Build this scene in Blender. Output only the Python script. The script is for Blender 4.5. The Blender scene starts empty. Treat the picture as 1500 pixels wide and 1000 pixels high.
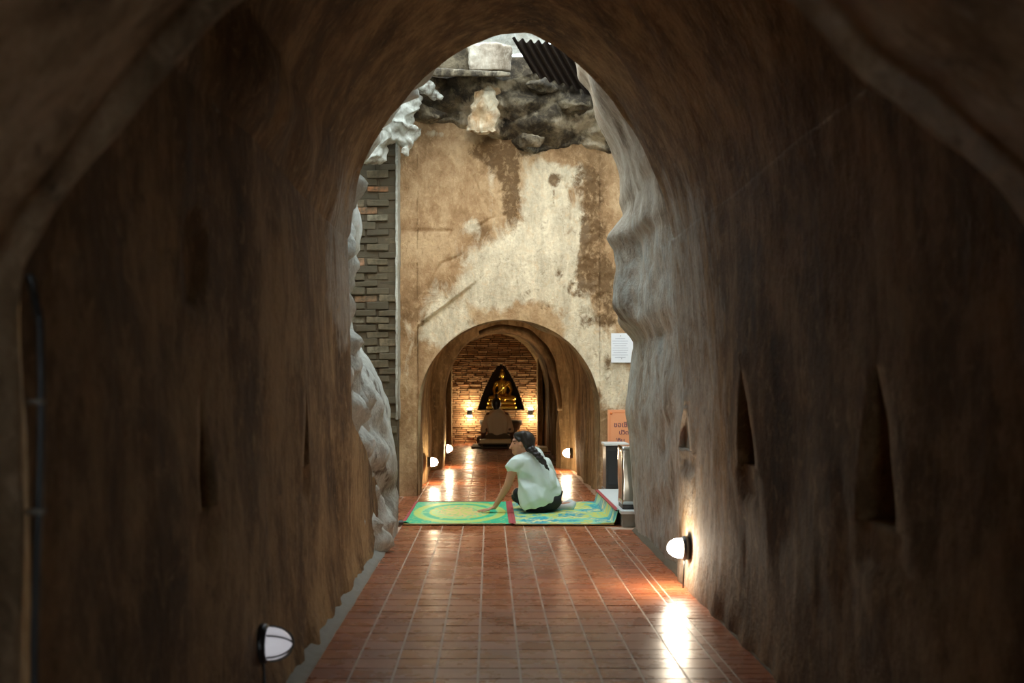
import bpy, bmesh, math, random
from mathutils import Vector, Matrix, noise, Euler
random.seed(7)
PI = math.pi
C = bpy.context.scene.collection
SC = bpy.context.scene

# ------------------------------------------------------------------ camera, world, exposure
CAM_H = 1.15
cd = bpy.data.cameras.new('camera')
cam = bpy.data.objects.new('camera', cd); C.objects.link(cam)
cam.location = (0, 0, CAM_H); cam.rotation_euler = (PI/2, 0, 0)
cd.sensor_width = 36; cd.lens = 36*1640/1500
cd.shift_x = 33/1500; cd.shift_y = 63/1500
cd.clip_start = .02
cd.dof.use_dof = True; cd.dof.focus_distance = 10.0; cd.dof.aperture_fstop = 2.8
SC.camera = cam
w = bpy.data.worlds.new('world'); SC.world = w; w.use_nodes = True
w.node_tree.nodes['Background'].inputs[0].default_value = (.80, .93, 1.0, 1)
w.node_tree.nodes['Background'].inputs[1].default_value = 5.4
SC.view_settings.view_transform = 'Standard'; SC.view_settings.look = 'None'
SC.view_settings.exposure = 0.0; SC.view_settings.gamma = 1
SC.view_settings.use_curve_mapping = False
try:
    SC.cycles.use_denoising = True
    SC.cycles.denoising_input_passes = 'RGB_ALBEDO_NORMAL'
    SC.cycles.max_bounces = 8; SC.cycles.diffuse_bounces = 5; SC.cycles.glossy_bounces = 4
    SC.cycles.caustics_reflective = False; SC.cycles.caustics_refractive = False
    SC.cycles.sample_clamp_indirect = 6
except Exception: pass

# unseen warm floodlight, added above the tunnel mouth to light the arch wall
FLOOD_W = 330

def V(px, py, Y):
    return Vector(((px-717)*Y/1640, Y, CAM_H-(py-563)*Y/1640))

# ------------------------------------------------------------------ helpers
def tag(o, label=None, cat=None, group=None, kind=None):
    if label: o['label'] = label
    if cat: o['category'] = cat
    if group: o['group'] = group
    if kind: o['kind'] = kind
    return o
def empty(name, loc, label=None, cat=None, group=None, rz=0):
    o = bpy.data.objects.new(name, None); C.objects.link(o)
    o.location = loc; o.rotation_euler = (0, 0, rz); o.empty_display_size = .1
    return tag(o, label, cat, group)
def link(name, me, m=None, parent=None):
    o = bpy.data.objects.new(name, me); C.objects.link(o)
    if m is not None and not me.materials: me.materials.append(m)
    if parent is not None:
        o.parent = parent
        # geometry is modelled in world space unless the parent was given first
        o.matrix_parent_inverse = (Matrix.Translation(parent.location) @ parent.rotation_euler.to_matrix().to_4x4()).inverted()
    return o
def mesh(name, verts, faces, m=None, parent=None, smooth=True, attrs=None):
    me = bpy.data.meshes.new(name); me.from_pydata([tuple(v) for v in verts], [], faces); me.update()
    if smooth: me.shade_smooth()
    if attrs:
        for k, vals in attrs.items():
            if isinstance(vals[0], (tuple, list)):
                a = me.color_attributes.new(k, 'FLOAT_COLOR', 'POINT')
                a.data.foreach_set('color', [c for v in vals for c in (v[0], v[1], v[2], 1)])
            else:
                a = me.attributes.new(k, 'FLOAT', 'POINT'); a.data.foreach_set('value', vals)
    return link(name, me, m, parent)
def bm_link(name, bm, m, parent=None, smooth=False):
    me = bpy.data.meshes.new(name); bm.to_mesh(me); bm.free()
    if smooth: me.shade_smooth()
    return link(name, me, m, parent)
def box_bm(bm, c, s, bev=0, rot=None):
    r = bmesh.ops.create_cube(bm, size=1)
    vs = r['verts']
    bmesh.ops.scale(bm, vec=s, verts=vs)
    if bev:
        es = list({e for v in vs for e in v.link_edges})
        r2 = bmesh.ops.bevel(bm, geom=es, offset=bev, segments=2, affect='EDGES', profile=.6)
        vs = list({v for f in r2['faces'] for v in f.verts} | {v for v in vs if v.is_valid})
    if rot: bmesh.ops.rotate(bm, cent=(0,0,0), matrix=rot, verts=vs)
    bmesh.ops.translate(bm, vec=c, verts=vs)
    return vs
def box(name, c, s, m, parent=None, bev=.004, rot=None):
    bm = bmesh.new(); box_bm(bm, c, s, bev, rot); return bm_link(name, bm, m, parent)
def basis(d):
    d = Vector(d).normalized(); a = Vector((0,0,1)) if abs(d.z) < .9 else Vector((1,0,0))
    u = d.cross(a).normalized(); return u, d.cross(u).normalized(), d
def tube_data(pts, r, n=8, V_=None, F=None):
    V_ = [] if V_ is None else V_; F = [] if F is None else F; b = len(V_)
    pts = [Vector(p) for p in pts]; rr = r if isinstance(r, (list, tuple)) else [r]*len(pts)
    for i, p in enumerate(pts):
        d = pts[min(i+1, len(pts)-1)]-pts[max(i-1, 0)]
        u, v, _ = basis(d)
        for k in range(n):
            a = 2*PI*k/n; V_.append(p+(u*math.cos(a)+v*math.sin(a))*rr[i])
    for i in range(len(pts)-1):
        for k in range(n):
            k2 = (k+1) % n; F.append((b+i*n+k, b+i*n+k2, b+(i+1)*n+k2, b+(i+1)*n+k))
    F.append(tuple(b+k for k in range(n))[::-1]); F.append(tuple(b+(len(pts)-1)*n+k for k in range(n)))
    return V_, F
def tube(name, pts, r, m, parent=None, n=8):
    v, f = tube_data(pts, r, n); return mesh(name, v, f, m, parent)
def lathe(name, prof, axis_o, axis_d, m, parent=None, n=24, a0=0):
    u, v, d = basis(axis_d); o = Vector(axis_o); vs = []; fs = []
    for (r, h) in prof:
        for k in range(n):
            a = a0+2*PI*k/n; vs.append(o+d*h+(u*math.cos(a)+v*math.sin(a))*r)
    for i in range(len(prof)-1):
        for k in range(n):
            k2 = (k+1) % n; fs.append((i*n+k, i*n+k2, (i+1)*n+k2, (i+1)*n+k))
    fs.append(tuple(range(n))[::-1]); fs.append(tuple((len(prof)-1)*n+k for k in range(n)))
    return mesh(name, vs, fs, m, parent)

# union of rounded primitives, voxel-remeshed into one continuous surface
class Blob:
    def __init__(s): s.bm = bmesh.new()
    def ell(s, c, r, rot=None):
        q = bmesh.ops.create_icosphere(s.bm, subdivisions=3, radius=1)['verts']
        bmesh.ops.scale(s.bm, vec=r if hasattr(r, '__len__') else (r, r, r), verts=q)
        if rot: bmesh.ops.rotate(s.bm, cent=(0,0,0), matrix=Euler(rot).to_matrix(), verts=q)
        bmesh.ops.translate(s.bm, vec=c, verts=q); return s
    def cap(s, pts, rs, flat=None):
        pts = [Vector(p) for p in pts]
        for i in range(len(pts)-1):
            a, b = pts[i], pts[i+1]; ra, rb = rs[i], rs[i+1]
            L = (b-a).length
            if L < 1e-6: continue
            u, v, d = basis(b-a); n = 14; rings = []
            prof = [(-ra*math.cos(t*PI/8), ra*math.sin(t*PI/8)) for t in range(0, 5)] + \
                   [(L+rb*math.sin(t*PI/8), rb*math.cos(t*PI/8)) for t in range(0, 5)]
            for (h, r) in prof:
                if r < 1e-5: rings.append([s.bm.verts.new(a+d*h)]); continue
                rings.append([s.bm.verts.new(a+d*h+(u*math.cos(2*PI*k/n)+v*math.sin(2*PI*k/n))*r) for k in range(n)])
            for j in range(len(rings)-1):
                A, B = rings[j], rings[j+1]
                for k in range(n):
                    k2 = (k+1) % n
                    if len(A) == 1 and len(B) == 1: break
                    if len(A) == 1: s.bm.faces.new((A[0], B[k], B[k2]))
                    elif len(B) == 1: s.bm.faces.new((A[k], B[0], A[k2]))
                    else: s.bm.faces.new((A[k], B[k], B[k2], A[k2]))
        return s
    def hull(s, pts):
        b = bmesh.new()
        for p in pts: b.verts.new(p)
        bmesh.ops.convex_hull(b, input=b.verts)
        bmesh.ops.delete(b, geom=[v for v in b.verts if not v.link_faces], context='VERTS')
        bmesh.ops.recalc_face_normals(b, faces=b.faces)
        me = bpy.data.meshes.new('t'); b.to_mesh(me); b.free(); s.bm.from_mesh(me); bpy.data.meshes.remove(me); return s
    def build(s, name, m, parent=None, vox=.01, sm=4, disp=None, attrs=None):
        bmesh.ops.recalc_face_normals(s.bm, faces=s.bm.faces)
        me = bpy.data.meshes.new('t'); s.bm.to_mesh(me); s.bm.free()
        o = bpy.data.objects.new('t', me); C.objects.link(o)
        r = o.modifiers.new('r', 'REMESH'); r.mode = 'VOXEL'; r.voxel_size = vox
        if sm:
            k = o.modifiers.new('s', 'SMOOTH'); k.factor = .5; k.iterations = sm
        dg = bpy.context.evaluated_depsgraph_get(); dg.update()
        me2 = bpy.data.meshes.new_from_object(o.evaluated_get(dg)); me2.name = name
        bpy.data.objects.remove(o); bpy.data.meshes.remove(me)
        if disp:
            nn = [v.normal.copy() for v in me2.vertices]
            for v, n_ in zip(me2.vertices, nn): v.co = v.co+n_*disp(v.co, n_)
            me2.update()
        if attrs:
            for k2, fn in attrs.items():
                a = me2.attributes.new(k2, 'FLOAT', 'POINT'); a.data.foreach_set('value', [fn(v.co) for v in me2.vertices])
        me2.shade_smooth()
        me2.materials.clear()
        return link(name, me2, m, parent)

# ------------------------------------------------------------------ materials
class NT:
    def __init__(s, name):
        s.m = bpy.data.materials.new(name); s.m.use_nodes = True; s.t = s.m.node_tree
        s.b = s.t.nodes['Principled BSDF']; s.co = s.n('ShaderNodeTexCoord').outputs['Object']
    def n(s, k, **kw):
        q = s.t.nodes.new(k)
        for a, b in kw.items(): setattr(q, a, b)
        return q
    def l(s, a, b): s.t.links.new(a, b)
    def noise(s, scale, stretch=(1,1,1), detail=6, rough=.6, dist=0, off=(0,0,0)):
        mp = s.n('ShaderNodeMapping'); mp.inputs['Scale'].default_value = stretch; mp.inputs['Location'].default_value = off
        s.l(s.co, mp.inputs[0]); q = s.n('ShaderNodeTexNoise')
        q.inputs['Scale'].default_value = scale; q.inputs['Detail'].default_value = detail
        q.inputs['Roughness'].default_value = rough; q.inputs['Distortion'].default_value = dist
        s.l(mp.outputs[0], q.inputs['Vector']); return q.outputs['Fac']
    def ramp(s, f, stops):
        r = s.n('ShaderNodeValToRGB'); e = r.color_ramp.elements
        while len(e) > 1: e.remove(e[-1])
        e[0].position = stops[0][0]; e[0].color = (*stops[0][1], 1)
        for p, c in stops[1:]: x = e.new(p); x.color = (*c, 1)
        s.l(f, r.inputs[0]); return r.outputs[0]
    def mr(s, f, a, b, c=0, d=1):
        q = s.n('ShaderNodeMapRange'); s.l(f, q.inputs[0])
        for i, v in enumerate((a, b, c, d)): q.inputs[i+1].default_value = v
        return q.outputs[0]
    def mix(s, f, a, b, mode='MIX'):
        q = s.n('ShaderNodeMix', data_type='RGBA', blend_type=mode)
        for sock, v in ((q.inputs[0], f), (q.inputs[6], a), (q.inputs[7], b)):
            if isinstance(v, (int, float)): sock.default_value = v
            elif isinstance(v, tuple): sock.default_value = (*v, 1)
            else: s.l(v, sock)
        return q.outputs[2]
    def math(s, op, a, b):
        q = s.n('ShaderNodeMath', operation=op)
        for i, v in enumerate((a, b)):
            if isinstance(v, (int, float)): q.inputs[i].default_value = v
            else: s.l(v, q.inputs[i])
        return q.outputs[0]
    def attr(s, name, out='Fac'): return s.n('ShaderNodeAttribute', attribute_name=name).outputs[out]
    def bump(s, h, strength=.4, dist=.01):
        q = s.n('ShaderNodeBump'); q.inputs['Strength'].default_value = strength; q.inputs['Distance'].default_value = dist
        s.l(h, q.inputs['Height']); s.l(q.outputs[0], s.b.inputs['Normal'])
    def col(s, c):
        if isinstance(c, tuple): s.b.inputs['Base Color'].default_value = (*c, 1)
        else: s.l(c, s.b.inputs['Base Color'])
    def rough(s, v):
        if isinstance(v, (int, float)): s.b.inputs['Roughness'].default_value = v
        else: s.l(v, s.b.inputs['Roughness'])

def plain(name, c, rough=.6, metal=0, var=.15, scale=20, bump=0, emis=None, es=0):
    t = NT(name); f = t.noise(scale)
    t.col(t.mix(f, tuple(x*(1-var) for x in c), tuple(min(1, x*(1+var)) for x in c)))
    t.rough(rough); t.b.inputs['Metallic'].default_value = metal
    if bump: t.bump(f, bump, .004)
    if emis:
        t.b.inputs['Emission Color'].default_value = (*emis, 1); t.b.inputs['Emission Strength'].default_value = es
    return t.m

def plaster(name, dark, mid, light, pale, streak=(1,1,.25), sc=2.2, palemix=1.0, stain_shade=(.03,.02,.012), bs=.5):
    t = NT(name)
    f = t.noise(sc, streak, 8, .65, .4); f2 = t.noise(sc*6, streak, 6, .7, .2)
    g = t.noise(26, (1,1,1), 5, .7)
    m = t.math('ADD', t.math('MULTIPLY', f, .76), t.math('MULTIPLY', f2, .24))
    c = t.ramp(m, [(.38, dark), (.49, mid), (.60, light)])
    pa = t.attr('pale'); st = t.attr('stain_shade')
    e = t.noise(5, (1,1,.6), 8, .7, .8, (3,1,2))
    k = t.mr(t.math('ADD', pa, t.math('MULTIPLY', t.math('SUBTRACT', e, .5), 1.6)), .34, .66, 0, palemix)
    pf = t.noise(9, (1,1,.35), 6, .7)
    pc = t.mix(t.mr(pf, .35, .65), tuple(x*.62 for x in pale), pale)
    c = t.mix(k, c, pc)
    e2 = t.noise(11, (1,1,.8), 7, .75, .5, (7,3,1))
    k2 = t.mr(t.math('ADD', st, t.math('MULTIPLY', t.math('SUBTRACT', e2, .5), 1.4)), .45, .68, 0, .9)
    c = t.mix(k2, c, stain_shade)
    c = t.mix(t.mr(g, .3, .7, 0, .35), c, tuple(x*.7 for x in mid))
    mo = t.noise(14, (1,1,.8), 8, .75, .6, (2,8,5))
    c = t.mix(t.mr(mo, .52, .66, 0, .45), c, tuple(min(1, x*1.25) for x in light))
    c = t.mix(t.mr(mo, .44, .34, 0, .5), c, dark)
    t.col(c); t.rough(.82); t.b.inputs['Specular IOR Level'].default_value = .25
    t.bump(t.math('ADD', t.math('MULTIPLY', f2, 1.0), t.math('MULTIPLY', g, .5)), bs, .02)
    return t.m

M_near = plaster('tunnel_plaster', (.055,.030,.012), (.175,.102,.044), (.39,.255,.125), (.52,.47,.39), sc=1.9, streak=(1,1,.55), bs=.8)
M_rim = plaster('rim_plaster', (.14,.090,.045), (.42,.31,.185), (.66,.52,.35), (.66,.58,.46), streak=(1,1,.6), sc=2.5)
M_far = plaster('arch_wall_plaster', (.17,.095,.040), (.37,.225,.112), (.56,.39,.22), (.86,.76,.56), streak=(1,1,.7), sc=1.9, stain_shade=(.10,.052,.018), bs=1.0)
M_tun = plaster('far_tunnel_plaster', (.085,.055,.024), (.23,.155,.07), (.44,.32,.17), (.5,.4,.26), streak=(1,1,.14), sc=3.5, bs=.8)
M_rock = plaster('pale_rock', (.22,.20,.16), (.44,.43,.37), (.63,.63,.56), (.72,.74,.68), streak=(1,1,.7), sc=3, stain_shade=(.09,.055,.03), bs=.9)
M_dark = plaster('dark_rock', (.016,.012,.008), (.055,.040,.024), (.20,.155,.095), (.58,.47,.32), streak=(1,1,1), sc=3.5, stain_shade=(.02,.014,.01), bs=.8)  # near-black to brown mottle, tan where pale is high

def brick_mat(name, stops, moss=(.10,.10,.065)):
    t = NT(name)
    oi = t.n('ShaderNodeObjectInfo').outputs['Random']
    a = t.attr('rnd')
    f = t.noise(9, (1,1,1), 6, .7)
    r = t.math('FRACT', t.math('ADD', oi, a), 0)
    c = t.ramp(r, stops)
    c = t.mix(t.mr(f, .42, .62, 0, .85), c, moss)
    t.col(c); t.rough(.9); t.bump(t.noise(40, (1,1,2)), .6, .006)
    return t.m
M_brick = brick_mat('mossy_brick', [(0,(.060,.045,.026)), (.4,(.10,.075,.042)), (.68,(.17,.13,.075)), (.80,(.46,.15,.045)), (.88,(.44,.38,.26)), (1,(.075,.058,.034))], (.070,.058,.033))
M_brick2 = brick_mat('buff_brick', [(0,(.30,.17,.08)), (.4,(.48,.30,.16)), (.7,(.40,.20,.09)), (1,(.60,.42,.24))], (.30,.19,.10))
M_mortar = plain('dark_mortar', (.085,.065,.038), .95, var=.4)
M_mortar2 = plain('brown_mortar', (.10,.06,.03), .95, var=.4)

def tile_mat():
    t = NT('glazed_terracotta')
    oi = t.n('ShaderNodeObjectInfo').outputs['Random']; a = t.attr('rnd')
    r = t.math('FRACT', t.math('ADD', oi, a), 0)
    geo = t.n('ShaderNodeNewGeometry').outputs['Position']
    t.co = geo
    c = t.ramp(r, [(0,(.28,.075,.030)), (.35,(.37,.108,.042)), (.7,(.43,.136,.052)), (1,(.32,.088,.036))])
    f = t.noise(7, (1,1,1), 5, .6); f1 = t.noise(1.1, (1,1,1), 3, .5)
    c = t.mix(t.mr(f, .45, .8, 0, .35), c, (.22,.065,.030))
    c = t.mix(t.mr(f1, .4, .8, 0, .35), c, (.44,.19,.09))
    t.col(c)
    t.rough(t.mr(t.noise(5, (1,1,1), 5, .6), .3, .7, .20, .36))
    t.b.inputs['Specular IOR Level'].default_value = .55
    t.bump(t.noise(9, (.5,2.2,1), 3, .5), .07, .01)
    return t.m
M_tile = tile_mat()
M_grout = plain('cement_grout', (.54,.37,.26), .5, var=.25, scale=9)
M_cement = plain('grey_cement', (.25,.235,.20), .8, var=.3, scale=12, bump=.4)
M_black = plain('black_enamel', (.018,.018,.018), .4)
M_blackstone = plain('black_grimy_metal', (.03,.028,.024), .35, var=.7, scale=30, bump=.3)
M_steel = plain('steel', (.55,.54,.50), .18, 1, .1)
M_white = plain('white_paint', (.68,.70,.68), .5, var=.06)
M_paper = plain('paper', (.78,.82,.88), .7, var=.03)
M_orange = plain('orange_card', (.83,.36,.17), .7, var=.06, scale=6)
M_orange2 = plain('orange_print', (.72,.20,.05), .7)
M_ink = plain('purple_ink', (.10,.04,.10), .7)
M_inkb = plain('grey_ink', (.35,.38,.48), .7)
M_gold = plain('gilded', (.62,.38,.07), .26, 1, .25, 14, .2)
M_skin = plain('skin', (.52,.25,.145), .5, var=.08)
M_skin_shaded = plain('shaded_skin', (.17,.085,.05), .55)  # skin with the seated worshipper's shadow put into the colour
M_hair = plain('dark_hair', (.020,.015,.013), .38, var=.5, scale=60)
M_shirt = plain('mint_cotton', (.68,.77,.72), .85, var=.04, scale=8, bump=.1)
M_legg = plain('black_knit', (.010,.010,.011), .8)
M_sock = plain('grey_sock', (.62,.62,.60), .85, var=.1, bump=.3)
M_taupe = plain('taupe_cotton', (.80,.66,.46), .85, var=.1, scale=10)
M_robe = plain('brown_cloth', (.14,.105,.065), .9, var=.2)
M_wood = plain('pale_wood', (.78,.64,.36), .5, var=.12)
M_stone = plain('dark_grey_stone', (.08,.085,.08), .7, var=.4, scale=12, bump=.3)
M_iron = plain('rust_sheet', (.030,.019,.014), .55, .3, .5, 8)

def vcol(name, attr='col', rough=.6, bump=True):
    t = NT(name); t.col(t.attr(attr, 'Color')); t.rough(rough)
    if bump: t.bump(t.noise(150, (1,1,1), 2), .15, .003)
    return t.m
M_mat = vcol('woven_plastic', rough=.5)

def nz(p, s, seed=0): return noise.noise(Vector((p[0]*s+seed, p[1]*s+seed*1.7, p[2]*s)))
def sstep(a, b, x):
    if a == b: return float(x > a)
    t = max(0, min(1, (x-a)/(b-a))); return t*t*(3-2*t)
def interp(pts, x):
    if x <= pts[0][0]: return pts[0][1]
    for (a, b), (c, d) in zip(pts, pts[1:]):
        if x <= c: return b+(d-b)*(x-a)/(c-a)
    return pts[-1][1]
def catmull(P, n):
    out = []
    Q = [P[0]]+list(P)+[P[-1]]
    seg = len(P)-1
    for i in range(n+1):
        t = i/n*seg; k = min(int(t), seg-1); u = t-k
        a, b, c, d = Q[k], Q[k+1], Q[k+2], Q[k+3]
        out.append(tuple(.5*(2*b[j]+(c[j]-a[j])*u+(2*a[j]-5*b[j]+4*c[j]-d[j])*u*u+(3*b[j]-a[j]-3*c[j]+d[j])*u**3) for j in range(len(b))))
    return out

def grid(name, rows, m, parent=None, attrs=None, kind='structure', smooth=True, skip=None):
    nr, nc = len(rows), len(rows[0]); vs = [p for r in rows for p in r]; fs = []
    for i in range(nr-1):
        for j in range(nc-1):
            if skip and skip(i, j): continue
            a = i*nc+j; fs.append((a, a+1, a+nc+1, a+nc))
    at = None
    if attrs: at = {k: [fn(p) for p in vs] for k, fn in attrs.items()}
    o = mesh(name, vs, fs, m, parent, smooth, at)
    if kind: o['kind'] = kind
    return o

# ------------------------------------------------------------------ NEAR TUNNEL (Y 1.95 .. 6.5)
WL = [(0,-.785),(.5,-.80),(1,-.81),(1.5,-.82),(2.0,-.83)]       # z -> X left
WR = [(0,1.125),(.6,1.125),(1.2,1.115),(1.5,1.108),(1.75,1.095),(2.0,1.07)]
VAULT = catmull([(-.83,2.0),(-.80,2.24),(-.745,2.43),(-.63,2.63),(-.384,2.93),(-.12,3.12),(.159,3.20),(.36,3.13),(.52,3.0),(.74,2.77),(.92,2.47),(1.02,2.24),(1.07,2.0)], 66)
Y0, Y1 = 1.96, 6.5
def relief(p):
    return .028*nz(p, .9, 3)+.014*nz((p[0], p[1], p[2]*.6), 3.1, 9)+.005*nz((p[0], p[1], p[2]*.4), 11, 5)
def warp_cols(base, niches, z):
    """columns base (list of (y, tagged)) warped so that two of them follow each niche outline"""
    out = []
    for y in base:
        yy = y
        for (yc, zb, zt, w0) in niches:
            R = .45
            d = y-yc
            if abs(d) < R:
                if zb-.12 <= z <= zt+.02:
                    tt = max(0, min(1, (z-zb)/(zt-zb)))
                    wz = w0*max(.02, (1-tt**1.55))*(1 if z >= zb else 1-.5*(zb-z)/.12)
                elif z > zt+.02: wz = w0*min(1, .02+(z-zt-.02)*3)
                else: wz = w0*min(1, .5+(zb-.12-z)*2)
                s = 1 if d >= 0 else -1; a = abs(d)
                if a <= w0: yy = yc+s*a*wz/w0
                else: yy = yc+s*(wz+(a-w0)*(R-wz)/(R-w0))
        out.append(yy)
    return out
def wall_grid(name, side, prof, niches, yend, mat, paleF):
    base = []; y = Y0
    while y < Y1-.001: base.append(y); y += .045
    base.append(Y1)
    ex = set()
    for (yc, zb, zt, w0) in niches:
        base = [b for b in base if not (abs(b-yc) < w0+.03)]
        for s in (-1, 1):
            base += [yc+s*w0*f for f in (1.0, .999, .5)]; ex.add(round(yc+s*w0, 5))
        base += [yc]
    base = sorted(base)
    zs = [i*.045 for i in range(45)]
    zs = sorted(set([round(z, 4) for z in zs]+[2.0, 2.07]+[round(q, 4) for n_ in niches for q in [n_[1]-.001, n_[2]]+[n_[1]+(n_[2]-n_[1])*k/26 for k in range(26)]]))
    rows = []
    for z in zs:
        ys = warp_cols(base, niches, z); row = []
        for b, y in zip(base, ys):
            if y > 5.9: y = 5.9+(y-5.9)*(yend(z)-5.9)/(Y1-5.9)
            x = interp(prof, z)
            if z > 2.0: x += side*.05
            p = (x, y, z); d = relief(p)*(.3+.7*sstep(0, .6, z))
            x -= side*d
            x -= side*(.02 if side > 0 else .04)*(1-sstep(0, .25, z))*(.6+nz(p, 5))
            for (yc, zb, zt, w0) in niches:
                if abs(b-yc) < w0*.9995 and zb-.0005 <= z < zt: x += side*.42
                else:
                    tt = max(0, min(1, (z-zb)/(zt-zb))); wz = w0*(1-tt**1.55)
                    if zb-.03 < z < zt+.06: x -= side*.016*math.exp(-((abs(y-yc)-wz-.022)/.018)**2)
                    if abs(y-yc) < w0*1.2 and zb-.13 < z < zb: x += side*.02
            if side < 0:   # shallow chipped recess higher on the left wall
                dd = math.hypot((y-3.16)/.13, (z-1.5)/.15); x += side*.03*(1-sstep(.75, 1, dd))
            row.append(Vector((x, y, z)))
        rows.append(row)
    return grid(name, rows, mat, attrs={'pale': paleF, 'stain_shade': sN})
def yendL(z): return interp([(0,7.15),(.12,7.6),(.32,8.4),(.6,7.6),(.95,6.5),(3,6.5)], z)
def pL(p): return -.25+1.0*sstep(4.9, 6.3, p[1])*sstep(1.0, 1.6, p[2])+.25*sstep(6.4, 8, p[1])
def pR(p): return -.25+.9*sstep(4.4, 6.2, p[1])+.25*nz(p, 1.2, 8)
def sN(p): return .22+.25*sstep(.12, 0, p[2])+.18*nz(p, 2, 4)
wl = wall_grid('wall_left', -1, WL, [(3.16,.80,1.10,.082),(4.85,.80,1.10,.075)], yendL, M_near,
    pL)
tag(wl, 'brown stained plaster wall on the left with two pointed niches', 'wall')
wr = wall_grid('wall_right', 1, WR, [(3.22,.745,1.20,.155),(4.82,.80,1.21,.155),(6.36,.78,1.06,.13)], lambda z: 6.62, M_near, pR)
tag(wr, 'dark plaster wall on the right with three pointed niches', 'wall')
# vault
rows = []
ny = 90
for i in range(ny+1):
    y = Y0+(Y1-Y0)*i/ny; row = []
    for j, (x, z) in enumerate(VAULT):
        d = relief((x, y, z))
        cx, cz = .14, 2.0
        n_ = Vector((cx-x, 0, cz-z)); n_.normalize()
        if i == ny: d += .012*nz((x*6, y, z*6), 1, 2)+.01
        if 0 < j < 9 and x < 0: d += (.034+.05*nz((x, y, z), 2.5, 6))*math.sin(j/9*PI)*(1-sstep(5.3, 6.4, y))
        v = Vector((x, y, z))+n_*d
        if j == 0 or j == len(VAULT)-1: v = Vector((x+(relief((x, y, z)) if x < 0 else -relief((x, y, z))), y, z-.004))
        row.append(v)
    rows.append(row)
# small ragged thickness at the mouth of the vault
last = [v.copy() for v in rows[-1]]
rows.append([v+Vector(((v.x-.14)*.012, .03, .012)) for v in last])
rows.append([v+Vector(((v.x-.14)*.11, .05, .12)) for v in last])
ce = grid('ceiling', rows, M_near, attrs={'pale': lambda p: -.28+((pR(p) if p[0] > .14 else pL(p))+.28)*sstep(2.75, 2.0, p[2]), 'stain_shade': sN})
tag(ce, 'dark brown plastered pointed vault of the near tunnel', 'ceiling')

# ------------------------------------------------------------------ NEAREST ARCH (Y < 1.95), lower and narrower
SMALL = catmull([(-.80,0),(-.80,.5),(-.80,1.0),(-.80,1.30),(-.77,1.40),(-.715,1.49),(-.541,1.69),(-.43,1.80),(-.2,1.93),(.05,1.99),(.3,1.93),(.502,1.802),(.641,1.686),(.757,1.60),(.838,1.53),(.907,1.455),(.98,1.33),(1.02,1.15),(1.03,.8),(1.04,.4),(1.05,0)], 110)
rows = []
for y, grow in [(-5.2,0),(-4.4,0),(-3.6,0),(-2.8,0),(-2.2,0)]+[(-1.6+.1*i, 0) for i in range(33)]+[(1.66,.0),(1.72,.0),(1.77,-.004),(1.82,.012),(1.86,-.018),(1.89,-.012),(1.905,.0),(1.925,.06),(1.94,.10),(1.955,.55)]:
    row = []
    for j, (x, z) in enumerate(SMALL):
        cx, cz = .12, 1.2
        n_ = Vector((cx-x, 0, max(0, z-1.25)*-1.6)); n_.normalize()
        d = relief((x, y, z))*1.1+.01*nz((x, y, z), 7, 1)
        if grow > .3:
            row.append(Vector((.12+(x-.12)*2.6, y+(.45*(1-sstep(1.3, 1.42, z)) if x < 0 else 0), (z-.6)*3.0+.6))); continue
        yo = y+(.46*(1-sstep(1.3, 1.42, z)) if grow == .10 and x < 0 else 0)
        row.append(Vector((x, yo, z))+n_*(d-grow))
    rows.append(row)
sr = grid('trim_1', rows, M_rim, attrs={'pale': lambda p: .15+.4*sstep(.2, 1, p[0]), 'stain_shade': lambda p: .3+.25*nz(p, 2, 6)})
tag(sr, 'low rounded plaster arch framing the nearest end of the tunnel', 'arch')
tube_c = empty('conduit', (-.79, 1.945, 0), 'black cable running up the left wall beside the nearest arch', 'cable')
tube('cable', [(-.785+.006*math.sin(z*7), 1.945, z) for z in [i*.09 for i in range(15)]]+[(-.80,1.95,1.34)], .0075, M_black, tube_c)
for z in (.25, .62, .93, 1.12):
    box('clip', (-.786, 1.94, z), (.03, .02, .009), M_cement, tube_c, .002)

# ------------------------------------------------------------------ BROKEN CONTINUATION OF BOTH WALLS (Y 6.5 .. 9)
def chunk(p, s):
    d, _ = noise.voronoi(Vector((p[0]*s, p[1]*s, p[2]*s)))
    return min(1, (d[1]-d[0])*1.3)
# silhouettes at the far edge (from pixel, row)
SL = [(V(0, py, 8.7).z, (px-717)*8.7/1640) for px, py in [(585,773),(584,740),(583,715),(582,690),(578,650),(571,600),(560,560),(541,530),(524,500),(514,470),(513,440),(520,400),(518,380),(528,365),(531,330),(524,300),(514,285),(520,250),(545,225),(560,205)]]
SL = [(0, SL[0][1])]+sorted(SL)+[(4.2, -.9)]
SR = [(V(0, py, 8.8).z, (px-717)*8.8/1640) for px, py in [(929,770),(924,700),(920,640),(914,600),(922,540),(926,500),(904,475),(903,440),(909,400),(905,375),(893,358),(903,335),(912,318),(906,298),(907,270),(903,245),(885,205),(871,175),(864,140),(845,118),(843,96)]]
SR = [(0, SR[0][1])]+sorted(SR)+[(4.3, .30)]
def sideprof(z, side):
    if z <= 2.0: return interp(WL if side < 0 else WR, z)
    pts = [(q[1], q[0]) for q in (VAULT[:34] if side < 0 else VAULT[:32:-1])]
    return interp(pts, z)
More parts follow.
